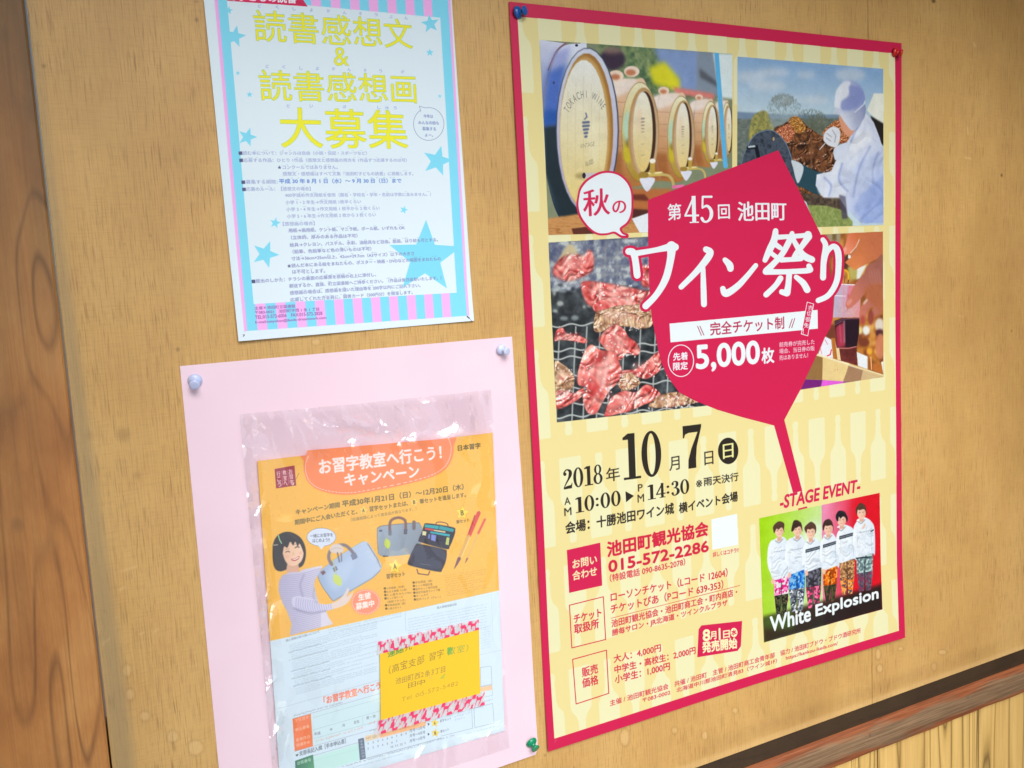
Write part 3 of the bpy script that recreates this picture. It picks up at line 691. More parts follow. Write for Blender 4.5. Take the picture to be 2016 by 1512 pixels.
        c.f([hx-14, hy+20, hx+20, hy+20, hx+22, sy_+6, hx-14, sy_+10], (220, 170, 146), b=.6)
        c.e(hx+2, hy+8, 36, 52, (240, 198, 172), b=.5)
        J = lambda q: q+rs.uniform(-7, 7)
        hc = rs.choice([(42, 34, 34), (62, 44, 38), (34, 32, 40), (84, 58, 46)])
        c.f([J(hx-42), J(hy+14), J(hx-46), J(hy-26), J(hx-24), J(hy-62), J(hx+8), J(hy-70), J(hx+38), J(hy-48), J(hx+48), J(hy-4), J(hx+40), J(hy+26), J(hx+34), J(hy-4), J(hx+20), J(hy-18), J(hx-4), J(hy-6), J(hx-22), J(hy-14), J(hx-32), J(hy+20)], hc, sm=True, b=.4)
        c.f([hx-40, hy-10, hx-24, hy-20, hx+20, hy-22, hx+40, hy-8, hx+30, hy-52, hx-26, hy-52], hc, b=.6); c.l([hx-20, J(hy-40), hx+8, hy-56, hx+30, hy-34], 5, [q+34 for q in hc], .5, sm=True, b=.8)
        c.e(hx-12, hy+8, 7, 3.5, (84, 56, 50), .7, b=.4); c.e(hx+15, hy+5, 7, 3.5, (84, 56, 50), .7, b=.4); c.l([hx-6, hy+36, hx+3, hy+38, hx+12, hy+34], 4, (196, 104, 100), .6, b=.4); c.e(hx+3, hy+22, 4, 6, (222, 168, 140), .6, b=.5); c.e(hx+26, hy+14, 12, 34, (214, 158, 132), .5, b=1.2)
        if i in (2, 3, 4):
            c.f([xl+22, sy_+68, xr-12, sy_+34, xr-12, sy_+60, xl+22, sy_+96], (52, 62, 74))
            c.t('White Explosion', xl+28, sy_+90, xr-18, sy_+56, 15, (220, 230, 236))
        else: c.t('White Explo', xl+48, sy_+108, xr-28, sy_+86, 14, (110, 124, 140))
        if i < 4: c.e(xl+30 if i else xl+38, hem+10, 14, 24, (240, 190, 166), b=.6)
    c.l([1012, 470, 1004, 492, 994, 500], 13, (236, 190, 164), b=.5); c.l([1062, 528, 1082, 516], 9, (40, 44, 60), b=.4); c.l([940, 750, 1055, 738], 9, (30, 36, 48), b=.4)
    c.t('White', 230, 1357, 560, 1262, 122, (236, 246, 248), .75); c.t('Explosion', 605, 1254, 1115, 1104, 118, (236, 246, 248), .75)
    for q in ([1060, 80, 1440, 107, 1440, 453, 1078, 463], [1450, 112, 1737, 136, 1738, 443, 1450, 452], [1078, 478, 1290, 465, 1310, 740, 1420, 795, 1094, 831], [1614, 462, 1737, 456, 1738, 742, 1570, 768], [1493, 1020, 1730, 970, 1733, 1198, 1502, 1264]):
        c.setclip(q); k_ = c.clip[..., None]
        g_ = (NR.standard_normal((c.h, c.w, 1))*.022).astype(np.float32)+(fbm(c.h, c.w, 26, 3)[..., None]-.5).astype(np.float32)*.05
        c.a[:] = np.clip(c.a+g_*k_*(.35+c.a), 0, 1)
    c.setclip()

    # ---- wine glass
    c.o(0, 0, 1)
    glass = [1531, 296, 1574.6, 380, 1598, 426, 1614, 459, 1628, 508, 1637, 550, 1640.5, 590, 1639, 626, 1634, 645, 1623.5, 664, 1601, 712, 1574.6, 768, 1543, 826.5, 1578, 966, 1560, 970, 1523, 837.5, 1459.5, 821, 1411, 806.5, 1367, 789, 1334.6, 772, 1312, 741, 1302, 719, 1294, 691, 1285.5, 647, 1281, 627, 1276, 560, 1274, 474, 1273.5, 394]
    c.f(glass, CR)
    c.f([1570, 1001, 1587, 996.5, 1588.5, 999.5, 1570, 1004], CR)
    # speech bubble
    c.o(1040, 300, 4.582)
    bub = [440, 400, 455, 330, 500, 265, 570, 215, 650, 180, 740, 178, 820, 205, 890, 270, 925, 350, 932, 450, 925, 560, 890, 640, 830, 690, 850, 730, 885, 740, 885, 768, 830, 766, 765, 730, 700, 742, 625, 742, 560, 710, 500, 650, 450, 570, 430, 480]
    c.f(bub, CR, sm=False)
    q = np.array(bub, float).reshape(-1, 2)
    c.l(q, 12, CR, sm=True, closed=True)
    inn = [450, 400, 465, 338, 510, 275, 575, 228, 655, 193, 738, 190, 815, 217, 880, 280, 913, 355, 920, 450, 913, 555, 878, 632, 815, 686, 838, 736, 872, 750, 830, 750, 768, 716, 700, 730, 628, 730, 568, 700, 510, 642, 462, 566, 442, 480]
    c.f(inn, (236, 246, 250), sm=True)
    c.t('秋', 492, 582, 725, 560, 240, CR, .5, dy=.1); c.t('の', 752, 555, 872, 545, 112, CR, .35, dy=.1)
    # heading
    WH = (238, 248, 250)
    c.t('第', 1252, 615, 1372, 605, 145, WH, .3); c.num('45', 1400, 640, 1670, 632, 245, WH)
    c.t('回', 1708, 602, 1812, 598, 128, WH, .3)
    c.o(1400, 380, 5.04)
    c.t('池田町', 262, 278, 742, 270, 190, WH, .65, dy=.2)
    # title brush lettering
    c.o(1220, 420, 4.383)
    T = [[(68, 330, 58), (105, 338, 62), (125, 400, 58), (142, 535, 60)], [(140, 345, 50), (300, 318, 46), (430, 290, 66)], [(438, 285, 88), (470, 292, 66)],
         [(440, 300, 78), (430, 400, 64), (390, 560, 62), (310, 700, 54), (215, 800, 58)],
         [(738, 312, 54), (775, 338, 60), (735, 410, 62), (640, 520, 52), (522, 636, 46)], [(712, 470, 40), (716, 640, 50), (720, 785, 52)],
         [(903, 402, 44), (942, 445, 62), (950, 478, 56)], [(884, 650, 48), (912, 692, 62), (1010, 630, 56), (1100, 535, 46), (1170, 450, 42)],
         [(1342, 152, 48), (1330, 230, 60), (1288, 320, 58), (1250, 405, 44)], [(1340, 208, 44), (1470, 200, 40)],
         [(1485, 172, 40), (1460, 240, 52), (1400, 350, 50), (1330, 430, 52), (1262, 498, 60)],
         [(1340, 268, 46), (1385, 300, 40)], [(1305, 345, 40), (1350, 378, 40)],
         [(1485, 175, 40), (1500, 235, 42), (1560, 335, 52), (1600, 375, 60), (1655, 400, 58)], [(1490, 200, 42), (1600, 190, 44), (1622, 185, 66)],
         [(1628, 200, 62), (1580, 270, 50), (1525, 340, 46), (1500, 380, 40)], [(1390, 402, 46), (1480, 398, 42), (1560, 385, 58)],
         [(1255, 505, 52), (1400, 505, 46), (1600, 496, 48), (1640, 485, 56)], [(1630, 455, 46), (1642, 485, 50)],
         [(1460, 520, 50), (1452, 620, 52), (1440, 685, 62)], [(1440, 690, 56), (1395, 678, 48)],
         [(1385, 560, 50), (1340, 625, 48), (1260, 702, 50)], [(1520, 550, 42), (1580, 600, 54), (1615, 660, 58)],
         [(1750, 228, 42), (1774, 280, 48), (1758, 400, 50), (1752, 555, 52)], [(1762, 440, 36), (1785, 340, 40), (1840, 285, 48), (1880, 330, 56), (1886, 450, 52), (1868, 590, 50), (1800, 705, 48), (1710, 752, 46)]]
    for ex in (46, 0):
        ps = []
        for s_ in T: ps += strokepolys([p[:2] for p in s_], [p[2]+ex for p in s_], smooth=True)
        c.fs(ps, CR if ex else WH)
    c.f([1818, 470, 1826, 400, 1838, 360, 1838, 480, 1834, 500], (196, 110, 70), b=.8)
    # ticket strip
    c.o(1400, 620, 5.04)
    c.o(0, 0, 1)
    c.f([1316, 637, 1609, 610, 1609.5, 647, 1318, 674], WH)
    c.l([1371.5, 642.5, 1379, 660], 1.5, (170, 60, 90)); c.l([1376, 642, 1384, 659.5], 1.5, (170, 60, 90))
    c.l([1559, 628, 1553, 645.5], 1.5, (170, 60, 90)); c.l([1564, 627, 1558, 645], 1.5, (170, 60, 90))
    c.t('完全チケット制', 1397, 660.5, 1543, 647, 25.5, (184, 50, 84), .22)
    c.f([1588, 594, 1602, 598, 1590, 662, 1576, 658], WH); c.f([1589, 595.5, 1600.5, 599, 1589, 660.3, 1577.6, 656.8], CR)
    for i, ch in enumerate('売切御免！'):
        x, y = 1590.6-i*2.75, 611.5+i*11.3
        c.t(ch, x, y, x+(9 if i < 4 else 2), y-.6, 9.8, WH, .12)
    c.l(ell(1338.5, 710, 25, 31, 48), 1.7, WH, closed=True)
    c.t('先着', 1323.5, 710, 1352, 707.5, 15, WH, .3); c.t('限定', 1323.5, 729, 1352, 726.5, 15, WH, .3)
    c.t('5,000', 1370, 732.5, 1494, 721, 52, WH, 1.15)
    c.t('枚', 1499, 716, 1523, 713.5, 30, WH, .6)
    for s_, x1, y, x2, y2 in (('前売券が完売した', 1533.5, 683.5, 1603, 677.5), ('場合、当日券の販', 1533.5, 696.5, 1603, 690), ('売はありません！', 1533.5, 709.5, 1590, 704)):
        c.t(s_, x1, y, x2, y2, 9.8, (240, 225, 232), .12)
    # ---- dates
    c.o(1080, 820, 2.88)
    c.num('2018', 75, 412, 305, 375, 112, INK); c.t('年', 322, 372, 398, 358, 80, INK, .2, dy=.05)
    c.num('10', 415, 360, 645, 330, 262, INK); c.t('月', 680, 308, 738, 298, 78, INK, .15, dy=.05); c.num('7', 755, 300, 875, 282, 246, INK)
    c.t('日', 880, 276, 930, 268, 76, INK, .15, dy=.05)
    c.e(1014, 194, 58, 75, INK); c.t('日', 986, 240, 1044, 230, 82, (240, 236, 160), .4, dy=.15)
    c.t('A', 84, 500, 118, 495, 42, INK, .1); c.t('M', 84, 562, 124, 555, 44, INK, .1)
    c.num('10:00', 146, 546, 408, 500, 88, INK); c.f([430, 422, 478, 448, 434, 484], INK)
    c.t('P', 502, 424, 528, 420, 40, INK, .1); c.t('M', 500, 486, 536, 480, 44, INK, .1)
    c.num('14:30', 555, 472, 797, 432, 84, INK); c.t('※', 832, 402, 866, 396, 40, INK, .1); c.t('雨天決行', 876, 394, 1072, 362, 48, INK, .2)
    c.t('会場：十勝池田ワイン城', 92, 664, 706, 548, 66, INK, .32); c.t('横イベント会場', 736, 548, 1068, 478, 58, INK, .32)
    RD = (212, 40, 70)
    c.t('池田町観光協会', 330, 796, 900, 672, 86, RD, .65); c.t('015-572-2286', 338, 882, 902, 762, 64, RD, .6)
    c.t('（特設電話 090-8635-2078）', 344, 938, 770, 842, 44, RD, .12)
    c.f([918, 582, 1064, 550, 1070, 724, 924, 754], (238, 246, 248))
    c.t('詳しくはコチラ!!', 928, 796, 1072, 768, 28, RD, .08)
    c.f([98, 755, 288, 713, 300, 956, 113, 998], CR); c.t('お問い', 133, 862, 270, 832, 50, (244, 236, 180), .3); c.t('合わせ', 133, 928, 270, 898, 52, (244, 236, 180), .3)
    for (a, b_, t1, t2) in (((115, 1068, 307, 1020, 320, 1262, 129, 1310), 1, 'チケット', '取扱所'), ((133, 1375, 324, 1322, 335, 1565, 150, 1625), 2, '販売', '価格')):
        c.l(a, 5, RD, closed=True)
        if b_ == 1: c.t(t1, 142, 1172, 296, 1132, 48, RD, .25); c.t(t2, 144, 1232, 282, 1196, 54, RD, .25)
        else: c.t(t1, 187, 1476, 275, 1450, 54, RD, .18); c.t(t2, 187, 1536, 277, 1512, 54, RD, .18)
    c.t('ローソンチケット（Lコード 12604）', 350, 1050, 1010, 906, 54, RD, .18); c.t('チケットぴあ（Pコード 639-353）', 350, 1118, 986, 974, 54, RD, .18)
    c.l([350, 1142, 1080, 956], 2.5, RD)
    c.t('池田町観光協会・池田町商工会・町内商店・', 354, 1195, 1064, 1012, 44, RD, .15); c.t('勝毎サロン・JR北海道・ツインクルプラザ', 358, 1248, 1010, 1074, 42, RD, .15)
    c.t('大人：4,000円', 366, 1396, 632, 1330, 46, RD, .18); c.t('中学生・高校生：2,000円', 370, 1456, 828, 1344, 46, RD, .18); c.t('小学生：1,000円', 372, 1512, 682, 1434, 48, RD, .18)
    c.f([862, 1182, 1092, 1157, 1085, 1300, 1066, 1326, 838, 1362, 846, 1204], CR)
    CRM = (246, 244, 190)
    c.t('8', 872, 1270, 910, 1266, 62, CRM, .7); c.t('月', 912, 1262, 946, 1258, 44, CRM, .35); c.t('1', 963, 1262, 968, 1261, 62, CRM, .8); c.t('日', 986, 1255, 1022, 1250, 42, CRM, .35)
    c.e(1046, 1222, 20, 26, CRM); c.t('水', 1033, 1238, 1060, 1234, 30, CR, .3); c.t('発売開始', 868, 1338, 1064, 1310, 62, CRM, .55)
    c.o(1080, 1240, 2.8)
    c.t('主催 / 池田町観光協会　共催 / 池田町　主管 / 池田町商工会青年部　協力 / 池田町ブドウ・ブドウ酒研究所', 332, 416, 1710, 12, 33, RD, .08)
    c.t('〒083-0002　北海道中川郡池田町清見83（ワイン城1F）　https://kankou-ikeda.com/', 512, 402, 1584, 84, 31, RD, .08)
    c.o(1080, 820, 2.88)
    c.t('-STAGE EVENT-', 1308, 522, 1760, 424, 72, CR, .6, sh=.12)
    c.o(960, 1380, 7.2); c.l([930, 572, 940, 548, 962, 530], [3, 6, 4], (252, 150, 180), .8, b=.4)
    return c

# ================================================================== the library's flyer
def paint_library():
    WHT, BL, PK = (230, 246, 254), (134, 226, 251), (253, 186, 246)
    c = Canvas('library_print', -274, -297, -48, 14, 4.0, WHT)
    TXT, TB = (156, 170, 214), (86, 92, 132)
    c.o(440, 440, 4.032)
    q = c.mm([185, 862, 1868, 728, 160, 866, 1945, 722])
    zb = (q[0][1]+q[1][1])/2; xa, xb = q[0][0], q[1][0]; xo0, xo1 = q[2][0], q[3][0]
    ztop = 0.5
    c.quadmm(xo0, zb, xo1, ztop, PK)
    c.quadmm(xo0+2.6, zb, xo1-2.3, ztop, BL)
    w = (xb-xa)/23
    for i in range(23):
        if i % 2 == 1: c.quadmm(xa+i*w, zb, xa+(i+1)*w, ztop, PK)
    zt = c.mm([230, 648, 1866, 542])[:, 1].mean()
    c.o(380, 0, 3.476); zp = c.mm([190, 10, 1672, 100])[:, 1].mean()
    c.quadmm(xo0+9.6, zt, xo1-8.6, zp, WHT)
    c.f([100, -40, 730, -30, 782, 48, 105, -2], (222, 30, 92)); c.f([700, 0, 782, 48, 720, 30], (190, 20, 70), .5)
    c.t('池田町子どもの読書', 90, -8, 705, 26, 62, (250, 244, 250), .35)
    def st(cx, cy, r, rot): c.f(star(cx, cy, r, rot), BL)
    for a in ((243, 75, 30, .1), (285, 252, 78, .2), (1620, 165, 66, -.15), (1617, 362, 28, 0), (305, 503, 17, .2), (385, 650, 23, 0), (1685, 660, 15, 0), (370, 940, 68, .3)): st(*a)
    c.o(440, 280, 4.032)
    for a in ((1695, 150, 125, .25), (1430, 537, 34, .3), (408, 642, 46, .2)): st(*a)
    c.o(440, 440, 4.032)
    st(330, 245, 112, .35); c.f(star(1600, 270, 300, .02, .42), BL)
    c.quadmm(xo1-10.9, zt-2, xo1-2.3, zp+2, BL); c.quadmm(xo0+2.6, zt, xo0+9.6, zp+2, BL)
    c.quadmm(xo1-2.3, zb, xo1, ztop, PK)
    for i in range(23): c.quadmm(xa+i*w, zb, xa+(i+1)*w, zt, PK if i % 2 else BL)
    c.quadmm(xa+23*w, zb, xo1-2.3, zt, BL)
    # headline
    c.o(380, 0, 3.476)
    OL, YE = (140, 196, 176), (248, 244, 52)
    for s_, a in (('読書感想文', (425, 284, 1502, 338, 214)), ('&', (965, 452, 1065, 454, 124)), ('読書感想画', (462, 690, 1528, 710, 210)), ('大募集', (605, 1012, 1470, 1020, 275))):
        c.t(s_, *a, OL, {'&': .26, '大募集': .5}.get(s_, .34)); c.t(s_, *a, YE, {'&': .0, '大募集': .28}.get(s_, .09))
    FU = (160, 176, 226)
    for s_, P_ in (('どくしょかんそうぶん', ((455, 50), (575, 58), (692, 70), (808, 78), (925, 85), (1035, 97), (1143, 103), (1250, 110), (1352, 125), (1455, 132))),
                   ('どくしょかんそうが', ((508, 463), (620, 468), (738, 475), (848, 478), (960, 480), (1065, 485), (1175, 492), (1280, 495), (1432, 500))), ('だいぼしゅう', ((650, 735), (808, 735), (1035, 740), (1270, 745), (1325, 748), (1380, 748)))):
        for ch, (x, y) in zip(s_, P_): c.t(ch, x-11, y+4, x+11, y+4, 22, FU, .05)
    c.l(ell(1610, 850, 104, 112, 48), 2.5, (96, 120, 170), closed=True)
    c.f([1546, 728, 1600, 742, 1556, 762], WHT); c.l([1590, 741, 1546, 729, 1556, 765], 2.5, (96, 120, 170))
    for s_, a in (('今年は', (1575, 808, 1640, 810, 24)), ('みんなの絵も', (1540, 852, 1680, 855, 24)), ('募集する', (1568, 894, 1660, 896, 24)), ('よー。', (1585, 936, 1640, 938, 22))): c.t(s_, *a, (110, 130, 190), .06)
    c.o(440, 280, 4.032)
    def line(s_, x, y, x2, y2, h=31, col=TXT, d=.07):
        c.t(s_, x, y, x2, y2, h, col, d)
        if s_[0] in '■★': c.t(s_[0], x, y, x+h*.92, y-1, h*.86, TB)
        for _ in range(int((x2-x)/95)):   # reading aids over the line
            f_ = random.random(); xx = x+60+f_*(x2-x-80); yy = y+(y2-y)*f_-h-5
            c.l([xx, yy, xx+14, yy-1], 3.5, col, .45)
    line('■読む本について：ジャンルは自由（小説・伝記・スポーツなど）', 120, 103, 1135, 103)
    line('■応募する作品：ひとり 1作品（感想文と感想画の両方を 1作品ずつ応募するのは可）', 125, 160, 1452, 158)
    line('★コンクールではありません。', 428, 216, 905, 215)
    line('感想文・感想画はすべて文集『池田町子どもの読書』に掲載します。', 470, 268, 1505, 265)
    line('■募集する期間：', 142, 333, 428, 331); line('平成 30 年 8 月 1 日（水）～ 9 月 30 日（日）まで', 440, 330, 1410, 324, 38, (100, 138, 214), .12)
    line('■応募のルール：【感想文の場合】', 148, 390, 690, 385)
    line('400字詰め作文用紙を使用（題名・学校名・学年・名前は字数に含みません。）', 487, 438, 1645, 428)
    line('小学 1・2 年生→作文用紙 1枚半くらい', 492, 495, 1090, 487)
    line('小学 3・4 年生→作文用紙 1 枚半から 2 枚くらい', 498, 550, 1238, 538)
    line('小学 5・6 年生→作文用紙 2 枚から 3 枚くらい', 503, 605, 1208, 590)
    line('【感想画の場合】', 470, 665, 722, 660)
    c.o(440, 440, 4.032)
    TX2 = (132, 138, 190)
    for a in (('用紙→画用紙、ケント紙、マニラ紙、ボール紙、いずれも OK', 515, 72, 1438, 48), ('（立体的、厚みのある作品は不可）', 535, 128, 1062, 112),
              ('絵具→クレヨン、パステル、水彩、油絵具など自由。版画、はり絵も可とする。', 525, 187, 1700, 143), ('（鉛筆、色鉛筆など色の薄いものは不可）', 548, 240, 1172, 215),
              ('寸法→36cm×25cm以上、42cm×29.7cm（A3サイズ）以下の大きさ', 538, 295, 1512, 252), ('★読んだ本にある絵をまねたもの、ポスター・映画・DVDなどの場面をまねたもの', 505, 352, 1722, 294),
              ('は不可とします。', 545, 400, 805, 392), ('■提出のしかた：チラシの裏面の応募票を原稿の右上に添付し、', 222, 475, 1210, 420),
              ('郵送するか、直接、町立図書館へご持参ください。（作品は後日返却いたします。）', 520, 512, 1728, 446), ('感想画の場合は、感想画を描いた理由等を 200字以内にご記入下さい。', 525, 567, 1562, 505),
              ('応募してくれた方全員に、図書カード（500円分）を贈呈します。', 528, 622, 1500, 560)):
        line(*a, 31, TX2, .08)
    PT = (150, 90, 170)
    for a in (('主催＊池田町立図書館', 245, 686, 565, 668), ('〒083-0021　池田町字西 1 条 1 丁目', 248, 720, 755, 692), ('TEL:015-572-6006　FAX:015-572-2828', 248, 758, 780, 725), ('E-mail:tosyokan@ikeda-dreamwork.com', 250, 800, 812, 762)):
        c.t(*a, 27, PT, .06)
    c.l([150, 882, 162, 884, 152, 896], 5, (90, 80, 100)); c.l([1928, 738, 1944, 752], 10, (90, 80, 100)); c.l([1950, 758, 1962, 772], 3, (110, 100, 110))
    return c

# ================================================================== the calligraphy class leaflet
def paint_leaflet():
    c = Canvas('leaflet_print', -268, -705, -30, -385, 4.0, (220, 238, 249), y=-4.0)
    OR = (252, 194, 84)
    rg = random.Random(9)
    c.o(0, 0, 1)
    c.f([490, 880, 1000, 820, 1000, 1157, 978, 1163.5, 536.8, 1261, 490, 1272], OR)
    for i in range(900):
        x, y = rg.uniform(505, 985), rg.uniform(852, 1255)
        if y < 1268-(x-510)*.225: c.e(x, y, 1.0, 1.3, rg.choice([(255, 214, 112), (238, 172, 64)]), .7)
    c.o(490, 850, 3.953)
    ban = [450, 150, 428, 230, 430, 300, 455, 380, 520, 440, 640, 480, 800, 488, 1000, 455, 1250, 402, 1430, 350, 1530, 290, 1580, 210, 1592, 120, 1560, 0, 1000, -20]
    c.f(ban, (255, 150, 84), sm=True, b=2.2); c.f(ban, (255, 146, 92), sm=True)
    dash = crom(np.array([462, 190, 440, 260, 450, 340, 490, 405, 570, 448, 700, 472, 820, 472, 1000, 440, 1250, 388, 1420, 338, 1515, 280, 1562, 205, 1574, 120, 1548, 40], float).reshape(-1, 2), False, 10)
    for i in range(0, len(dash)-1, 2): c.l(dash[i:i+2], 4.5, (255, 236, 224))
    PW = (255, 240, 236)
    c.t('お習字教室へ行こう！', 552, 332, 1500, 212, 118, PW, .42); c.t('キャンペーン', 750, 428, 1325, 355, 98, PW, .42)
    c.f([200, 290, 355, 262, 368, 418, 212, 442], (168, 58, 74))
    for j, col in enumerate(('お習字', '教室へ', '行こう')):
        for k, ch in enumerate(col): c.t(ch, 312-j*47+k*4, 328+j*9+k*42, 340-j*47+k*4, 325+j*9+k*42, 36, (250, 226, 226), .08)
        if j: c.l([302-(j-1)*47, 290+j*8, 310-(j-1)*47, 400+j*8], 2, (240, 200, 200))
    c.l([390, 322, 345, 410], 3, (150, 100, 60)); c.l([348, 400, 342, 414], 9, (240, 220, 210))
    c.t('日本習字', 1628, 150, 1803, 128, 44, (92, 84, 50), .15)
    G = (112, 100, 60)
    c.t('キャンペーン期間', 368, 648, 708, 588, 42, G, .12); c.t('平成30年1月21日（日）～12月20日（木）', 728, 588, 1672, 452, 52, G, .16)
    c.t('期間中にご入会いただくと、', 360, 728, 845, 640, 42, G, .12); c.t('習字セットまたは、', 940, 622, 1240, 575, 40, G, .12); c.t('筆セットを進呈します。', 1332, 562, 1690, 508, 38, G, .12)
    c.t('（受講期間によって進呈品が異なります。）', 795, 700, 1305, 612, 27, (150, 130, 80), .04)
    def sa(x, y, r, ch, col=(255, 226, 92)):
        c.f(star(x, y, r*1.06, .1, .5, 1, 1.05), (190, 150, 60)); c.f(star(x, y, r, .1, .5, 1, 1.05), col); c.t(ch, x-r*.2, y+r*.38, x+r*.2, y+r*.36, r*.72, (90, 76, 40), .1)
    sa(893, 612, 40, 'A', (252, 214, 110)); sa(1288, 548, 38, 'B', (252, 214, 110))
    c.o(490, 1000, 3.953)
    sa(1662, 38, 54, 'B'); c.t('筆セット', 1617, 125, 1717, 108, 30, (110, 96, 56), .1)
    # brushes
    c.l([1790, 40, 1700, 250], 30, (222, 80, 74), b=.5); c.l([1760, 60, 1715, 190], 9, (170, 30, 50), .8, b=.6); c.l([1712, 225, 1640, 390], 30, (226, 178, 96), b=.5); c.l([1722, 230, 1655, 385], 7, (250, 220, 150), b=.6)
    c.l([1637, 395, 1616, 440, 1598, 475], [26, 16, 3], (126, 88, 100), b=.5); c.l([1788, 40, 1795, 28], 5, (160, 100, 70))
    c.l([1838, 90, 1785, 200], 18, (228, 100, 84), b=.5); c.l([1782, 205, 1705, 385], 13, (230, 188, 112), b=.4); c.l([1700, 395, 1684, 430], [14, 3], (150, 96, 100), b=.4)
    # second bag
    bag2 = [998, 180, 1010, 150, 1060, 135, 1300, 114, 1330, 125, 1345, 160, 1340, 260, 1310, 345, 1250, 358, 1060, 374, 1015, 360, 1004, 330]
    c.f(bag2, (110, 112, 120), sm=True, b=1); c.f([v+(3 if i % 2 == 0 else 4) for i, v in enumerate(bag2)], c.grad((1000, 150), (1340, 350), (166, 182, 200), (138, 148, 158)), sm=True, b=.6)
    c.l([1098, 200, 1098, 120, 1120, 88, 1165, 76, 1205, 88, 1220, 115, 1220, 190], 20, (136, 102, 92), sm=True, b=.6); c.l([1285, 110, 1285, 160], 26, (120, 106, 106), b=.6)
    c.f([1085, 175, 1112, 175, 1110, 215, 1085, 215], (120, 125, 140)); c.f([1207, 165, 1235, 165, 1232, 205, 1205, 205], (100, 105, 118))
    c.f([1070, 240, 1098, 260, 1098, 300, 1080, 318, 1056, 290, 1058, 255], (206, 222, 92), sm=True, b=.5); c.l([1085, 200, 1080, 240], 4, (190, 190, 110)); c.e(1025, 178, 14, 9, (110, 116, 130)); c.l([1045, 376, 1080, 376], 8, (70, 70, 80))
    # open case
    up = [1345, 190, 1362, 140, 1390, 120, 1585, 150, 1606, 178, 1598, 220, 1565, 298, 1535, 320, 1340, 268, 1322, 245]
    c.f(up, (50, 48, 62), sm=True, b=.6)
    c.f([1372, 128, 1480, 140, 1474, 166, 1368, 150], (52, 170, 176)); c.f([1486, 138, 1598, 165, 1590, 188, 1478, 166], (46, 160, 168)); c.f([1372, 155, 1440, 165, 1440, 180, 1370, 168], (214, 70, 66)); c.f([1440, 168, 1530, 182, 1530, 194, 1440, 180], (216, 196, 150))
    c.f([1415, 182, 1565, 206, 1562, 224, 1412, 196], (56, 176, 186)); c.f([1352, 180, 1382, 185, 1378, 215, 1350, 212], (222, 220, 170)); c.f([1420, 205, 1460, 212, 1452, 262, 1416, 250], (130, 146, 214), b=.5); c.f([1398, 205, 1412, 205, 1408, 240, 1394, 238], (110, 130, 190)); c.f([1540, 228, 1562, 232, 1555, 290, 1530, 284], (196, 206, 110)); c.f([1468, 215, 1535, 226, 1528, 270, 1460, 262], (40, 40, 58))
    c.l([1455, 130, 1465, 112, 1510, 112, 1545, 125, 1550, 140], 7, (120, 84, 74), sm=True)
    lo = [1300, 285, 1330, 280, 1520, 322, 1540, 345, 1535, 400, 1505, 480, 1470, 496, 1260, 450, 1238, 425, 1245, 400, 1272, 340]
    c.f(lo, (58, 58, 72), sm=True, b=.6); c.f([1312, 300, 1520, 340, 1492, 470, 1262, 430], (68, 70, 88), sm=True, b=1); c.l([1335, 434, 1415, 446], 3, (120, 120, 130)); c.l([1308, 478, 1318, 512, 1395, 522, 1408, 495], 9, (130, 92, 70)); c.f([1325, 485, 1395, 500, 1388, 512, 1325, 505], OR)
    # big bag
    big = [536, 520, 560, 488, 620, 440, 700, 380, 800, 315, 880, 268, 915, 268, 945, 300, 1022, 430, 1028, 470, 990, 520, 940, 560, 800, 640, 690, 705, 655, 722, 625, 690, 560, 595]
    c.f(big, (124, 118, 132), sm=True, b=.8); c.f([v+(2 if i % 2 == 0 else -3) for i, v in enumerate(big)], c.grad((560, 520), (980, 380), (168, 190, 220), (196, 214, 238)), sm=True, b=.6)
    c.f([600, 520, 700, 440, 820, 400, 760, 560, 660, 640], (206, 222, 242), .5, sm=True, b=8)
    c.l([1020, 490, 960, 545, 800, 640, 660, 722], 9, (150, 166, 190), b=1); c.l([925, 280, 1000, 400, 1024, 460], 7, (140, 140, 156), b=1)
    c.l([645, 440, 622, 390, 635, 335, 690, 295, 750, 292, 800, 335, 828, 385], 24, (140, 124, 128), sm=True, b=.6); c.f([790, 365, 830, 345, 848, 385, 808, 408], (130, 140, 165)); c.f([650, 470, 680, 450, 694, 480, 664, 500], (130, 140, 165))
    c.f([630, 320, 650, 290, 690, 280, 725, 295, 738, 330, 715, 355, 670, 352, 640, 345], (226, 214, 208), sm=True, b=.8); c.l([640, 325, 680, 310, 720, 318], 5, (190, 170, 165), .7); c.l([690, 350, 705, 420], 10, (120, 110, 120), b=.6); c.l([718, 350, 722, 415], 8, (130, 116, 126), b=.6)
    c.l([640, 360, 665, 440, 680, 520], 5, (200, 205, 120)); c.f([664, 515, 700, 530, 720, 560, 718, 600, 700, 605, 660, 575, 656, 535], (212, 226, 116), sm=True, b=.5)
    c.f([556, 500, 585, 485, 598, 505, 575, 525], (130, 90, 90), b=.5)
    # girl
    c.f([185, 340, 192, 270, 225, 215, 285, 188, 345, 195, 405, 235, 438, 300, 444, 370, 430, 430, 405, 460, 360, 470, 300, 478, 250, 494, 210, 480, 190, 430], (58, 52, 52), sm=True, b=.7)
    c.f([300, 430, 385, 430, 395, 500, 410, 520, 300, 520, 292, 480], (226, 176, 146), b=1)
    c.f([262, 350, 262, 310, 300, 270, 360, 262, 405, 285, 424, 330, 424, 375, 405, 420, 365, 448, 320, 448, 285, 415], c.grad((270, 360), (420, 340), (240, 196, 162), (250, 214, 184)), sm=True, b=.6)
    c.f([240, 380, 238, 300, 275, 250, 320, 240, 385, 250, 420, 300, 428, 350, 412, 310, 395, 275, 380, 300, 362, 262, 345, 292, 322, 262, 300, 310, 275, 300, 262, 350], (54, 48, 48), sm=True, b=.6)
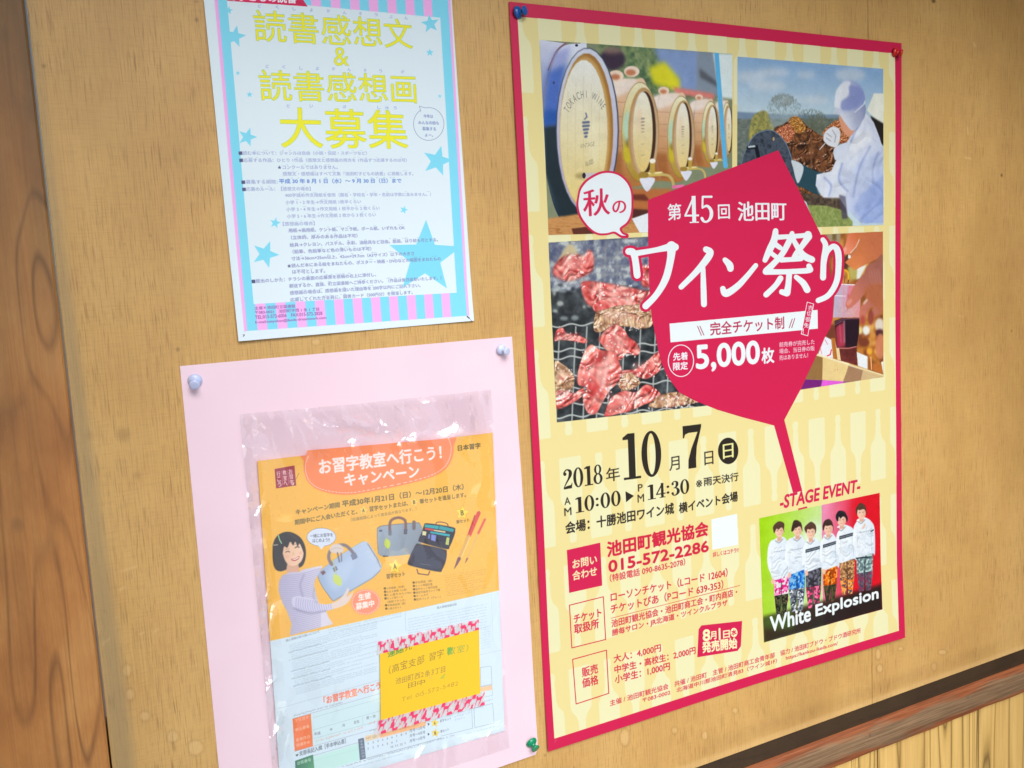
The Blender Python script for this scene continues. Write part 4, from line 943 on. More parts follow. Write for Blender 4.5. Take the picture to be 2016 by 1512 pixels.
    c.l([288, 345, 303, 338, 318, 344], 5, (70, 50, 46), sm=True, b=.4); c.l([360, 312, 375, 302, 392, 308], 6, (64, 46, 42), sm=True, b=.4); c.l([352, 290, 372, 280, 390, 284], 3, (110, 84, 70), .7); c.l([286, 326, 302, 318, 316, 322], 3, (110, 84, 70), .7)
    c.l([344, 345, 350, 362, 338, 366], 3, (214, 160, 130)); c.f([330, 398, 360, 394, 392, 374, 388, 396, 362, 412, 338, 410], (196, 80, 76), sm=True, b=.4); c.f([336, 400, 362, 396, 388, 380, 384, 391, 360, 404], (252, 246, 240), sm=True); c.e(300, 380, 16, 12, (246, 176, 150), .5, b=1.5); c.e(402, 350, 14, 12, (246, 176, 150), .5, b=1.5)
    c.l([230, 215, 240, 250, 255, 275], 9, (150, 200, 150)); c.l([192, 290, 225, 288], 5, (200, 205, 190)); c.l([300, 200, 340, 215, 380, 250], 6, (96, 90, 92), .6, sm=True, b=1.5)
    shirt = [296, 512, 320, 500, 392, 498, 420, 480, 500, 462, 575, 448, 560, 480, 540, 520, 515, 560, 508, 600, 525, 680, 545, 745, 600, 752, 650, 742, 664, 785, 600, 802, 620, 850, 655, 905, 320, 992, 332, 900, 296, 800, 258, 735, 232, 640, 236, 570, 262, 525]
    c.f(shirt, c.grad((240, 600), (560, 560), (196, 190, 216), (226, 222, 238)), sm=False, b=.5)
    c.setclip(shirt, True)
    for k in range(34): c.l([225, 520+k*15, 330, 524+k*15, 440, 505+k*15, 560, 470+k*15], 4.2, (146, 146, 190), .75, sm=True, b=.5)
    c.f([340, 700, 420, 690, 640, 745, 660, 790, 560, 802, 440, 800, 350, 770], (222, 220, 240), .75, sm=True, b=1.5)
    for k in range(17): c.l([372+k*18, 700+k*3, 366+k*18, 760, 380+k*18, 808], 4, (146, 146, 196), .7, sm=True, b=.5)
    c.l([430, 520, 400, 600, 420, 690], 12, (150, 145, 180), .6, sm=True, b=2); c.l([350, 780, 470, 820, 600, 800], 12, (140, 136, 170), .6, sm=True, b=2); c.l([520, 600, 500, 680, 530, 740], 10, (160, 155, 190), .6, sm=True, b=2)
    c.setclip()
    c.f([645, 745, 700, 715, 748, 660, 768, 622, 780, 640, 765, 690, 800, 660, 812, 640, 800, 690, 760, 745, 700, 775, 655, 782], (236, 218, 210), sm=True, b=.8); c.l([765, 680, 780, 650], 5, (190, 170, 170), .6)
    # bubble, badge
    bb_ = (224, 234, 250)
    c.e(565, 228, 114, 72, (130, 140, 170)); c.e(565, 228, 111, 69, bb_); c.f([535, 288, 590, 288, 566, 325], bb_)
    c.t('一緒にお習字を', 478, 234, 655, 222, 29, (90, 100, 120), .05); c.t('はじめよう!!', 498, 270, 630, 262, 28, (90, 100, 120), .05)
    sa(1138, 455, 60, 'A'); c.t('習字セット', 1073, 552, 1215, 530, 37, (110, 96, 56), .12)
    c.e(908, 732, 118, 102, (255, 176, 120), b=2, rot=-.1); c.e(908, 732, 110, 96, (255, 154, 118), rot=-.1)
    E_ = ell(908, 732, 104, 90, 64, -.1)
    for i in range(0, 64, 2): c.l(E_[i:i+2], 3.6, (255, 240, 232))
    c.t('生徒', 855, 722, 950, 702, 50, (255, 244, 236), .3); c.t('募集中', 835, 794, 975, 765, 52, (255, 244, 236), .3)
    G2 = (140, 116, 60)
    def micro(x, y, x2, y2, h, col, a=.8):
        n = int((x2-x)/(h*.62)); 
        for i in range(n):
            if rg.random() < .1: continue
            t = (i+.5)/n; X, Y = x+(x2-x)*t, y+(y2-y)*t
            polys = []
            for _ in range(3):
                x0, y0 = X+rg.uniform(-.3, .3)*h, Y-rg.uniform(.1, .9)*h
                polys += strokepolys([(x0-h*.18, y0), (x0+h*.2, y0-h*.04)] if rg.random() < .6 else [(x0, y0-h*.2), (x0, y0+h*.2)], h*.14, caps=False)
            c.fs(polys, col, a)
    for y, s_ in ((625, '小学鶴錦（大筆）'), (651, 'なまえ鶴錦（小筆）'), (677, 'ミニ墨ちゃん110cc'), (703, 'セット用ケース'), (730, '（透明フタつき）'), (756, '半紙用定規（緑）'), (782, '八角スポイト')):
        dx = (y-625)*.07
        if s_[0] != '（': c.e(1058+dx, y+1, 9.5, 9.5, (120, 96, 46))
        c.t(s_, 1070+dx, y+12, 1070+dx+17.5*len(s_), y+12-2.1*len(s_), 19, G2, .03)
    for y, s_ in ((580, '学生硯音（緑）'), (606, 'セット用固形墨'), (632, '習字セット用作品板'), (658, '検定半紙用ラシャ下敷'), (684, 'ネームタグ'), (711, '習字バッグ（グレー）')):
        dx = (y-580)*.07
        c.e(1282+dx, y+1, 9.5, 9.5, (120, 96, 46)); c.t(s_, 1294+dx, y+12, 1294+dx+19*len(s_), y+12-2.3*len(s_), 20, G2, .03)
    for i in range(10): micro(1522+i*2, 534+i*17.5, 1848-(90 if i in (3, 6, 9) else 0), 484+i*17.5+(12 if i in (3, 6, 9) else 0), 13, (190, 146, 70))
    # lower, white half
    c.o(490, 1200, 3.953)
    GY = (150, 172, 190)
    c.t('個人情報の取り扱いについて', 288, 252, 550, 180, 19, (120, 136, 150), .04)
    c.l([1215, 20, 1222, 165], 2, (170, 180, 200)); c.l([1215, 15, 1880, -140], 2, (150, 170, 190), .6); c.l([1885, -140, 1900, 250], 2, (170, 190, 210), .5)
    for i in range(27):
        y = 285+i*14.6; x = 298+i*2.0; e = rg.choice([0, 0, 120, 260])
        if i in (4, 8, 14, 18, 22): micro(x, y, x+300, y-80, 13, (110, 128, 145), .95)
        else: micro(x+18, y, 1000-e, y-(1000-e-x)*.262, 11, GY, .75)
    for i in range(2): micro(620, 165+i*22, 1190, 25+i*22+8, 12, GY)
    c.o(740, 1130, 7.754)
    c.t('個人情報保護方針', 930, 535, 1235, 478, 36, (120, 136, 150), .04)
    for i in range(9):
        y = 705+i*42; micro(490, y, 1690, y-235+i*2, 22, GY, .7)
    c.o(490, 1200, 3.953)
    for i in range(9): micro(1800, 150+i*20, 1880, 132+i*20, 11, GY, .5)
    for k in range(58): c.l([236+k*13.8, 770-k*3.95, 243+k*13.8, 768-k*3.95], 2, (120, 136, 160), .8)
    for k in range(14): c.l([1800+k*12, 352-k*2.6, 1807+k*12, 350.5-k*2.6], 1.6, (130, 150, 170), .7)
    c.t('「お習字教室へ行こう！', 585, 740, 1048, 612, 62, (250, 130, 96), .22)
    DG = (118, 130, 146)
    micro(340, 838, 730, 730, 15, DG, .9)
    c.f([340, 852, 482, 812, 500, 1065, 357, 1105], (250, 132, 76))
    for s_, x, y, x2, y2 in (('フリガナ', 358, 880, 468, 848), ('申込者名', 362, 952, 470, 920), ('生年月日', 368, 1032, 474, 1002), ('受講手本', 370, 1072, 478, 1042)): c.t(s_, x, y, x2, y2, 26, (255, 206, 180), .08)
    for a in ([340, 850, 1030, 650], [500, 842, 1030, 690], [500, 938, 1030, 786], [505, 1005, 1030, 862], [357, 1105, 1000, 925], [360, 1180, 870, 1030], [505, 1180, 860, 1085], [885, 835, 888, 900]): c.l(a, 2.2, DG, .8)
    c.f([485, 812, 1030, 655, 1030, 860, 502, 1062], (206, 240, 240), .45, b=3); c.f([505, 1150, 860, 1040, 866, 1170, 512, 1290], (198, 242, 232), .8, b=2)
    for s_, x, y, x2, y2, h in (('平成', 510, 984, 558, 972, 24), ('年', 632, 946, 652, 941, 20), ('月', 728, 914, 746, 910, 20), ('日生', 820, 890, 860, 880, 22), ('男・女', 915, 858, 988, 838, 24)): c.t(s_, x, y, x2, y2, h, DG, .06)
    micro(525, 1035, 890, 925, 16, (246, 150, 140), .9)
    c.t('支部長記入欄［手本申込書］', 395, 1142, 755, 1040, 38, (110, 124, 138), .1); c.f([362, 1132, 388, 1125, 376, 1146], (60, 66, 76))
    c.f([360, 1180, 500, 1130, 512, 1260, 520, 1400, 370, 1400], c.grad((360, 1170), (500, 1250), (52, 118, 92), (96, 168, 122))); c.t('台帳番号', 378, 1212, 485, 1182, 28, (190, 222, 196), .1)
    c.f([850, 1010, 895, 998, 911, 1160, 864, 1174], (104, 120, 142))
    for k, ch in enumerate('手本申込内容'): c.t(ch, 866+k*3, 1040+k*23, 888+k*3, 1034+k*23, 19, (196, 206, 216), .04)
    c.l([912, 1160, 1500, 1000], 2.5, (100, 110, 130), .9); micro(730, 1232, 1600, 985, 14, (120, 130, 145), .9); micro(800, 1240, 1200, 1128, 12, GY, .9)
    c.f([905, 985, 1010, 965, 1012, 1000, 908, 1028], (240, 214, 176), b=1); c.f([1012, 962, 1376, 868, 1377, 906, 1020, 1002], (255, 196, 140))
    c.t('平成30年度', 1145, 945, 1250, 915, 20, (214, 140, 96), .04); micro(912, 1012, 1005, 990, 15, (140, 120, 100), .9)
    DK = (120, 130, 150)
    for r, (y0, ns) in enumerate(((1052, '1 2 3 4 5 6 7 8 9'), (1092, '1 2 3 4 5 6 7'), (1078, '10 11 12 1'))):
        for k, s_ in enumerate(ns.split()):
            x = (928 if r < 2 else 1106)+k*36.5; y = y0-k*9.6; c.t(s_, x, y, x+(9*len(s_) if s_ != '1' else 3), y-2, 16, DK, .04)
    for k, s_ in enumerate(('月号～3月号', '月号～9月号', '月号～3月号')): c.t(s_, 1252, 958+k*40, 1374, 926+k*40, 24, DK, .04)
    for y in (892, 970): c.f([1392, y-10, 1408, y, 1395, y+13], (60, 70, 90))
    sa(1448, 884, 32, 'A'); sa(1452, 962, 32, 'B'); c.t('習字セット', 1488, 880, 1575, 858, 22, DG, .04); c.t('筆セット', 1492, 962, 1558, 942, 22, DG, .04)
    micro(1600, 842, 1728, 808, 12, GY, .9); micro(1600, 866, 1680, 845, 11, GY, .9)
    for a in ([1800, 452, 1886, 440, 1893, 580, 1806, 600], [1752, 770, 1898, 732, 1910, 885, 1760, 920]): c.l(a, 2.2, DG, .8, closed=True)
    c.l([1735, 780, 1742, 925, 1500, 985], 2.2, DG, .8); c.f([1800, 608, 1892, 588, 1894, 624, 1803, 642], (252, 206, 160), b=.5); c.l([1803, 605, 1892, 586, 1898, 668, 1806, 690], 2, DG, .7); micro(1685, 975, 1912, 918, 12, GY, .9); micro(1830, 722, 1895, 705, 12, (130, 140, 170), .9); micro(940, 955, 992, 940, 16, (120, 130, 140), .9); micro(930, 900, 1000, 880, 18, (250, 130, 100), .7)
    return c

def paint_note():
    c = Canvas('note_print', -165, -685, -45, -575, 5.0, (255, 208, 56), y=-5.0)
    c.o(720, 1220, 5.815)
    N = (150, 130, 70); GN = (70, 178, 96)
    c.t('連絡先', 248, 432, 528, 330, 76, (110, 120, 70), .0); c.t('連絡', 250, 432, 420, 372, 74, GN, .05, a=.6)
    hand = c.hand
    hand('（高宝支部 習字', 260, 618, 900, 418, 108, N); hand('教室）', 925, 405, 1185, 350, 96, (150, 176, 90)); c.t('教', 930, 405, 990, 390, 90, GN, .1, a=.8)
    hand('池田町西2条3丁目', 335, 740, 915, 590, 82, (156, 134, 80))
    hand('田中', 480, 782, 690, 730, 72, N)
    for (x, y) in ((740, 670), (880, 650)):
        for _ in range(9):
            col = (222, 196, 96) if x < 800 else (120, 190, 96)
            c.l([x+random.uniform(-36, 36), y+random.uniform(-40, 34), x+random.uniform(-36, 36), y+random.uniform(-40, 34)], 3.2, col, .8)
    hand('Tel 015-572-5482', 408, 938, 1065, 745, 70, (190, 158, 66))
    return c

CATS = {
 'sit': ([(.35, 0), (.42, .1), (.55, .08), (.6, 0), (.66, .15), (.62, .3), (.72, .5), (.75, .95), (.85, 1), (.25, 1), (.15, .8), (.2, .55), (.35, .35), (.33, .2)], [(.22, .95), (.02, .75), (.02, .4), (-.12, .2)]),
 'walk': ([(.0, .35), (.1, .2), (.6, .25), (.75, .15), (.78, .0), (.85, .1), (.95, .03), (1, .2), (.95, .35), (.85, .45), (.86, .9), (.76, .95), (.7, .6), (.32, .6), (.22, .95), (.1, .95), (.1, .6)], [(.02, .3), (-.15, .05), (-.02, -.2)]),
 'arch': ([(.05, .9), (.0, .6), (.12, .3), (.4, .12), (.65, .2), (.78, .1), (.82, .22), (.95, .2), (1.0, .35), (.9, .5), (.82, .55), (.84, .95), (.74, .98), (.68, .65), (.35, .62), (.3, .95), (.18, .98), (.16, .75)], [(.05, .6), (-.2, .4), (-.25, .05)])}
def paint_tape(name, quad, rows, seed):
    x, z = P([720+q[0]/5.815 for q in quad], [1220+q[1]/5.815 for q in quad], -5.6)
    c = Canvas(name, x.min()-3, z.min()-3, x.max()+3, z.max()+3, 8.0, (242, 234, 232), y=-5.6, alpha=.5)
    rg = random.Random(seed)
    q = [np.array(p, float) for p in quad]
    def at(s_, t): return (q[0]*(1-s_)+q[1]*s_)*(1-t)+(q[3]*(1-s_)+q[2]*s_)*t
    c.o(720, 1220, 5.815)
    n = 10
    for i in range(n+1):
        for row in range(3):
            k = ['sit', 'walk', 'arch'][(i*2+row) % 3]
            poly, tail = CATS[k]; flip = rg.random() < .5; sc = .056 if row != 1 else .062
            cx, cy = (i+.15+.33*row)/n, (-.18, .32, .86)[row]
            ex = at(1, 0)-at(0, 0); ey = at(0, 1)-at(0, 0); asp = .62
            def m(p):
                out = []
                for a, b_ in p:
                    a = (1-a) if flip else a
                    out.append(at(cx, cy)+ex*sc*(a-.5)+ey*asp*(b_-.3))
                return np.array(out)
            c.f(m(poly), (242, 52, 108), sm=True, er=.88, b=.2); c.l(m(tail), 4.5, (242, 60, 112), sm=True, er=.85)
    return c

def paint_stains():
    """wear map of the plywood: red = darker marks, green = paler marks"""
    c = Canvas('board_wear', -430, -830, 800, 130, 1.6, (0, 0, 0))
    c.o(0, 0, 1)
    rg = random.Random(3)
    def ring(x, y, a, b_):
        c.l(np.stack([x+a*np.cos(np.linspace(0, 6.28, 20))*(1+.12*np.sin(np.linspace(0, 6.28, 20)*3+x)), y+b_*np.sin(np.linspace(0, 6.28, 20))], 1), 1.6, (120, 0, 0), .7, b=.5, closed=True)
        c.e(x, y, a*.8, b_*.8, (0, 110, 0), .6, b=1)
    for a in ((1230, 1452, 10, 18), (1328, 1438, 6, 7), (1447, 1399, 6, 6), (1388, 1448, 6, 9), (256, 1367, 9, 12), (285, 1410, 11, 10), (340, 1450, 11, 13), (385, 1472, 16, 16), (1773, 1277, 6, 4), (1732, 1316, 6, 9), (1839, 1313, 5, 9), (1855, 1284, 9, 5), (250, 1320, 9, 14), (1729, 1288, 5, 12), (622, 673, 9, 7)): ring(*a)
    for a in ((243, 856, 14, 14), (174, 858, 8, 9), (270, 936, 7, 7)): c.e(*a, (130, 0, 0), .55, b=2)
    for a in ((338, 490, 2, 2), (296, 464, 2.5, 1.5), (245, 481, 1.5, 1.5), (386, 3, 4, 1.5), (387, 39, 2.5, 4), (350, 688, 2, 4), (205, 1204, 1.8, 1.8), (112, 597, 6, 3), (1838, 2, 4, 4), (1130, 1512, 1, 3), (1073, 1487, 1.5, 2), (86, 130, 3, 3), (84, 357, 4, 5), (1972, 345, 2, 3)): c.e(*a, (230, 0, 0), 1, b=.4)
    for _ in range(16): c.e(rg.uniform(60, 2000), rg.uniform(5, 1380), 1.8, 1.8, (200, 0, 0), .9, b=.4)
    for a in ((200, 1270, 218, 1255), (275, 1250, 283, 1244), (302, 1246, 312, 1238), (235, 1162, 246, 1155), (240, 1125, 270, 1115), (1905, 250, 1906, 265), (1917, 84, 1920, 92), (1900, 310, 1912, 312), (100, 128, 103, 128), (121, 121, 124, 121)): c.l(a, 1.6, (0, 220, 0), .8, b=.4)
    for _ in range(26):
        x, y = rg.uniform(150, 1950), rg.uniform(20, 1400); L = rg.uniform(3, 14); t = rg.uniform(-.4, .4)
        c.l([x, y, x+L*math.cos(t), y-L*math.sin(t)], 1.3, (0, 170, 0), .5, b=.6)
    # pale, dusty strip beside the post and a worn foot
    c.quadmm(-393, -760, -381, -120, (60, 0, 0), .0)
    c.pmm([[(-392, -900), (-372, -900), (-376, -560), (-384, -250), (-390, 0), (-392, 0)]], (0, 0, 255), .55, b=5)
    c.pmm([[(-100, -806), (760, -806), (760, -798), (-100, -796)]], (0, 120, 0), .5, b=2)
    c.pmm([[(200, -795), (700, -797), (700, -780), (200, -776)]], (90, 0, 0), .45, b=9)
    return c

# ================================================================== materials
def mat(name):
    m = bpy.data.materials.new(name); m.use_nodes = True
    return m, m.node_tree, m.node_tree.nodes['Principled BSDF']
def N(nt_, t, **kw):
    n = nt_.nodes.new(t)
    for k, v in kw.items():
        if k.startswith('i_'): n.inputs[int(k[2:])].default_value = v
        else: setattr(n, k, v)
    return n
def lin(c):
    return tuple([((v/255+.055)/1.055)**2.4 if v > 10 else v/255/12.92 for v in c])+(1,)
def mixc(nt_, fac, a, b, mode='MIX'):
    n = nt_.nodes.new('ShaderNodeMix'); n.data_type = 'RGBA'; n.blend_type = mode
    for sock, v in ((n.inputs[0], fac), (n.inputs[6], a), (n.inputs[7], b)):
        if hasattr(v, 'is_linked') or hasattr(v, 'links'): nt_.links.new(v, sock)
        else: sock.default_value = v
    return n.outputs[2]
def ramp(nt_, src, stops):
    r = nt_.nodes.new('ShaderNodeValToRGB'); nt_.links.new(src, r.inputs[0])
    while len(r.color_ramp.elements) < len(stops): r.color_ramp.elements.new(.5)
    for e, (p, c) in zip(r.color_ramp.elements, stops):
        e.position = p; e.color = c if len(c) == 4 else lin(c)
    return r.outputs[0]
def noise(nt_, vec, scale, detail=3, rough=.5, dist=0):
    n = nt_.nodes.new('ShaderNodeTexNoise'); n.inputs['Scale'].default_value = scale; n.inputs['Detail'].default_value = detail
    n.inputs['Roughness'].default_value = rough; n.inputs['Distortion'].default_value = dist
    nt_.links.new(vec, n.inputs['Vector']); return n.outputs[0]
def mapping(nt_, scale, loc=(0, 0, 0), rot=(0, 0, 0)):
    tc = nt_.nodes.new('ShaderNodeTexCoord'); mp = nt_.nodes.new('ShaderNodeMapping')
    mp.inputs['Scale'].default_value = scale; mp.inputs['Location'].default_value = loc; mp.inputs['Rotation'].default_value = rot
    nt_.links.new(tc.outputs['Object'], mp.inputs[0]); return mp.outputs[0]
def bumpn(nt_, p, h, strength, dist=.001):
    b = nt_.nodes.new('ShaderNodeBump'); b.inputs['Strength'].default_value = strength; b.inputs['Distance'].default_value = dist
    nt_.links.new(h, b.inputs['Height']); nt_.links.new(b.outputs[0], p.inputs['Normal'])
def ALB(k): return k
def print_mat(name, canvas, rough=.5, coat=0.0, albedo=0.86, fibre=.15, spec=.22):
    m, t, p = mat(name)
    im = t.nodes.new('ShaderNodeTexImage'); im.image = canvas.image(); im.interpolation = 'Linear'; im.extension = 'EXTEND'
    g = mixc(t, 1.0, im.outputs[0], (albedo, albedo, albedo, 1), 'MULTIPLY')
    t.links.new(g, p.inputs['Base Color'])
    p.inputs['Roughness'].default_value = rough
    p.inputs['Specular IOR Level'].default_value = spec
    p.inputs['Coat Weight'].default_value = coat; p.inputs['Coat Roughness'].default_value = .28
    v = mapping(t, (1, 1, 1)); bumpn(t, p, noise(t, v, 900, 2), fibre, .0003)
    return m
def plain(name, col, rough=.5, coat=0, **kw):
    m, t, p = mat(name)
    v = mapping(t, (1, 1, 1)); n = noise(t, v, 40, 3)
    c0 = lin(col); c1 = tuple(x*.93 for x in c0[:3])+(1,)
    t.links.new(mixc(t, n, c0, c1), p.inputs['Base Color'])
    p.inputs['Roughness'].default_value = rough; p.inputs['Coat Weight'].default_value = coat
    for k, v_ in kw.items(): p.inputs[k.replace('_', ' ')].default_value = v_
    return m

# ------------------------------------------------------------------ plywood board
def plywood_mat():
    m, t, p = mat('weathered_plywood')
    obj_v = mapping(t, (1, 1, 1))
    big = noise(t, mapping(t, (5, 5, 3.2)), 1, 4, .6)
    col = ramp(t, big, [(.28, (186, 144, 82)), (.5, (208, 165, 97)), (.72, (222, 182, 114))])
    blot = noise(t, mapping(t, (34, 34, 20)), 1, 4, .6)
    col = mixc(t, ramp(t, blot, [(.42, (0, 0, 0)), (.75, (90, 90, 90))]), col, lin((172, 132, 84)))
    pink = noise(t, mapping(t, (22, 22, 26), (4, 0, 0)), 1, 4, .7)
    col = mixc(t, ramp(t, pink, [(.48, (0, 0, 0)), (.72, (120, 120, 120))]), col, lin((196, 142, 96)))
    gr_ = noise(t, mapping(t, (7, 7, 5), (9, 0, 0)), 1, 4, .6)
    col = mixc(t, ramp(t, gr_, [(.5, (0, 0, 0)), (.75, (95, 95, 95))]), col, lin((150, 128, 84)))
    # short dark pores running up, faint cross marks
    v1 = noise(t, mapping(t, (900, 900, 42)), 1, 2, .6)
    g1 = noise(t, mapping(t, (30, 30, 9)), 1, 3, .6)
    mm_ = t.nodes.new('ShaderNodeMath'); mm_.operation = 'MULTIPLY'
    t.links.new(ramp(t, v1, [(.52, (0, 0, 0)), (.70, (245, 245, 245))]), mm_.inputs[0]); t.links.new(ramp(t, g1, [(.3, (70, 70, 70)), (.7, (255, 255, 255))]), mm_.inputs[1])
    col = mixc(t, mm_.outputs[0], col, lin((136, 98, 54)))
    v3 = noise(t, mapping(t, (1300, 1300, 8)), 1, 1, .5)
    col = mixc(t, ramp(t, v3, [(.42, (0, 0, 0)), (.75, (150, 150, 150))]), col, lin((160, 120, 70)))
    v2 = noise(t, mapping(t, (60, 60, 800)), 1, 2, .6)
    col = mixc(t, ramp(t, v2, [(.47, (0, 0, 0)), (.74, (125, 125, 125))]), col, lin((158, 116, 72)))
    wear = t.nodes.new('ShaderNodeTexImage'); wear.image = paint_stains().image(True); wear.extension = 'CLIP'
    sp = t.nodes.new('ShaderNodeSeparateColor'); t.links.new(wear.outputs[0], sp.inputs[0])
    col = mixc(t, sp.outputs[2], col, lin((146, 132, 100)))
    col = mixc(t, sp.outputs[0], col, lin((92, 60, 34)))
    col = mixc(t, sp.outputs[1], col, lin((238, 204, 146)))
    t.links.new(col, p.inputs['Base Color'])
    p.inputs['Roughness'].default_value = .52; p.inputs['Specular IOR Level'].default_value = .45
    bumpn(t, p, v1, .25, .0006)
    return m
def timber_mat(name, cols, axis='Z', seed=0, rings=11, knots=False, grey=None):
    m, t, p = mat(name)
    sc = (1, 1, .16) if axis == 'Z' else (.12, 1, 1)
    v = mapping(t, sc, (seed, seed*.7, seed*.3))
    big = noise(t, v, rings, 1.6, .5, .35)
    def rings_(k, lo):
        mt = t.nodes.new('ShaderNodeMath'); mt.operation = 'MULTIPLY'; t.links.new(big, mt.inputs[0]); mt.inputs[1].default_value = k
        fr = t.nodes.new('ShaderNodeMath'); fr.operation = 'PINGPONG'; t.links.new(mt.outputs[0], fr.inputs[0]); fr.inputs[1].default_value = .5
        return ramp(t, fr.outputs[0], [(.0, (0, 0, 0)), (lo, (70, 70, 70)), (.5, (225, 225, 225))])
    grain = rings_(15.0, .36)
    tone = noise(t, mapping(t, (16, 16, 7), (seed, 0, 0)), 1, 5, .65)
    col = ramp(t, tone, [(.3, cols[0]), (.5, cols[1]), (.7, cols[2])])
    brk = noise(t, mapping(t, (22, 22, 9), (0, seed, 0)), 1, 3, .6)
    mul = t.nodes.new('ShaderNodeMath'); mul.operation = 'MULTIPLY'; t.links.new(grain, mul.inputs[0]); t.links.new(ramp(t, brk, [(.3, (90, 90, 90)), (.65, (250, 250, 250))]), mul.inputs[1])
    col = mixc(t, mul.outputs[0], col, lin(cols[3]))
    fine = noise(t, mapping(t, (520, 520, 9) if axis == 'Z' else (9, 520, 520), (seed, 0, 0)), 1, 4, .7)
    col = mixc(t, ramp(t, fine, [(.46, (0, 0, 0)), (.78, (150, 150, 150))]), col, lin(cols[3]))
    if grey:  # greyed, worn top; some of its shade is put into the colour
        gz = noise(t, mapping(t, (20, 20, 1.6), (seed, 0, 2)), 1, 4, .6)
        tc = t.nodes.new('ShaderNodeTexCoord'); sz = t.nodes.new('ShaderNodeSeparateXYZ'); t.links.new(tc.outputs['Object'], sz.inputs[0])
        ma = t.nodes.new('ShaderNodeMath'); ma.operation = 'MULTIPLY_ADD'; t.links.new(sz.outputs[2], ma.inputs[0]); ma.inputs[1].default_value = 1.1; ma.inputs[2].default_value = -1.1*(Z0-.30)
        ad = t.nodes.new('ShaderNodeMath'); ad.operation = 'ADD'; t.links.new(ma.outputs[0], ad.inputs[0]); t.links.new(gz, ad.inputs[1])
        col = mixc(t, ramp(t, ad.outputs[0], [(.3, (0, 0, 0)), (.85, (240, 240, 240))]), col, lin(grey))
    if knots:
        kn = noise(t, mapping(t, (34, 34, 20), (seed+3, 0, 1)), 1, 1, .5)
        col = mixc(t, ramp(t, kn, [(.72, (0, 0, 0)), (.80, (170, 170, 170))]), col, lin((72, 62, 50)))
    t.links.new(col, p.inputs['Base Color'])
    p.inputs['Roughness'].default_value = .6
    bumpn(t, p, fine, .35, .0008)
    return m
def rail_mat():
    m, t, p = mat('weathered_red_rail')
    worn = noise(t, mapping(t, (9, 40, 60)), 1, 5, .65)
    fine = noise(t, mapping(t, (14, 300, 420)), 1, 3, .6)
    col = ramp(t, fine, [(.35, (128, 68, 36)), (.6, (162, 94, 54))])
    grey = ramp(t, fine, [(.3, (96, 80, 58)), (.65, (146, 124, 94))])
    # worn grey in the middle of the face
    tc = t.nodes.new('ShaderNodeTexCoord'); s = t.nodes.new('ShaderNodeSeparateXYZ'); t.links.new(tc.outputs['Object'], s.inputs[0])
    zc = (-848*MM+Z0)
    a = t.nodes.new('ShaderNodeMath'); a.operation = 'SUBTRACT'; t.links.new(s.outputs[2], a.inputs[0]); a.inputs[1].default_value = zc
    b = t.nodes.new('ShaderNodeMath'); b.operation = 'ABSOLUTE'; t.links.new(a.outputs[0], b.inputs[0])
    c = t.nodes.new('ShaderNodeMath'); c.operation = 'MULTIPLY_ADD'; t.links.new(b.outputs[0], c.inputs[0]); c.inputs[1].default_value = -30; c.inputs[2].default_value = .60
    d = t.nodes.new('ShaderNodeMath'); d.operation = 'ADD'; t.links.new(c.outputs[0], d.inputs[0]); t.links.new(worn, d.inputs[1])
    f = ramp(t, d.outputs[0], [(.62, (0, 0, 0)), (.82, (235, 235, 235))])
    t.links.new(mixc(t, f, col, grey), p.inputs['Base Color'])
    p.inputs['Roughness'].default_value = .65
    bumpn(t, p, fine, .3, .0006)
    return m
def plank_mat():
    m, t, p = mat('knotty_cedar_plank')
    tc = t.nodes.new('ShaderNodeTexCoord'); oi = t.nodes.new('ShaderNodeObjectInfo')
    mp = t.nodes.new('ShaderNodeMapping'); t.links.new(tc.outputs['Object'], mp.inputs[0]); mp.inputs['Scale'].default_value = (1, 1, .05)
    add = t.nodes.new('ShaderNodeVectorMath'); add.operation = 'ADD'; t.links.new(mp.outputs[0], add.inputs[0])
    cmb = t.nodes.new('ShaderNodeCombineXYZ'); t.links.new(oi.outputs['Random'], cmb.inputs[0]); t.links.new(oi.outputs['Random'], cmb.inputs[1]); t.links.new(cmb.outputs[0], add.inputs[1])
    big = noise(t, add.outputs[0], 16, 1.5, .5, .8)
    mt = t.nodes.new('ShaderNodeMath'); mt.operation = 'MULTIPLY'; t.links.new(big, mt.inputs[0]); mt.inputs[1].default_value = 14.0
    fr = t.nodes.new('ShaderNodeMath'); fr.operation = 'PINGPONG'; t.links.new(mt.outputs[0], fr.inputs[0]); fr.inputs[1].default_value = .5
    col = ramp(t, fr.outputs[0], [(.0, (228, 190, 116)), (.30, (214, 176, 102)), (.45, (172, 140, 78)), (.5, (112, 90, 50))])
    fn = noise(t, mapping(t, (600, 600, 10)), 1, 4, .7); tn = noise(t, mapping(t, (30, 30, 6)), 1, 4, .65)
    col = mixc(t, ramp(t, fn, [(.45, (0, 0, 0)), (.75, (150, 150, 150))]), col, lin((150, 116, 62)))
    col = mixc(t, ramp(t, tn, [(.45, (0, 0, 0)), (.7, (150, 150, 150))]), col, lin((196, 150, 84)))
    t.links.new(col, p.inputs['Base Color']); p.inputs['Roughness'].default_value = .6
    bumpn(t, p, fn, .4, .001)
    return m

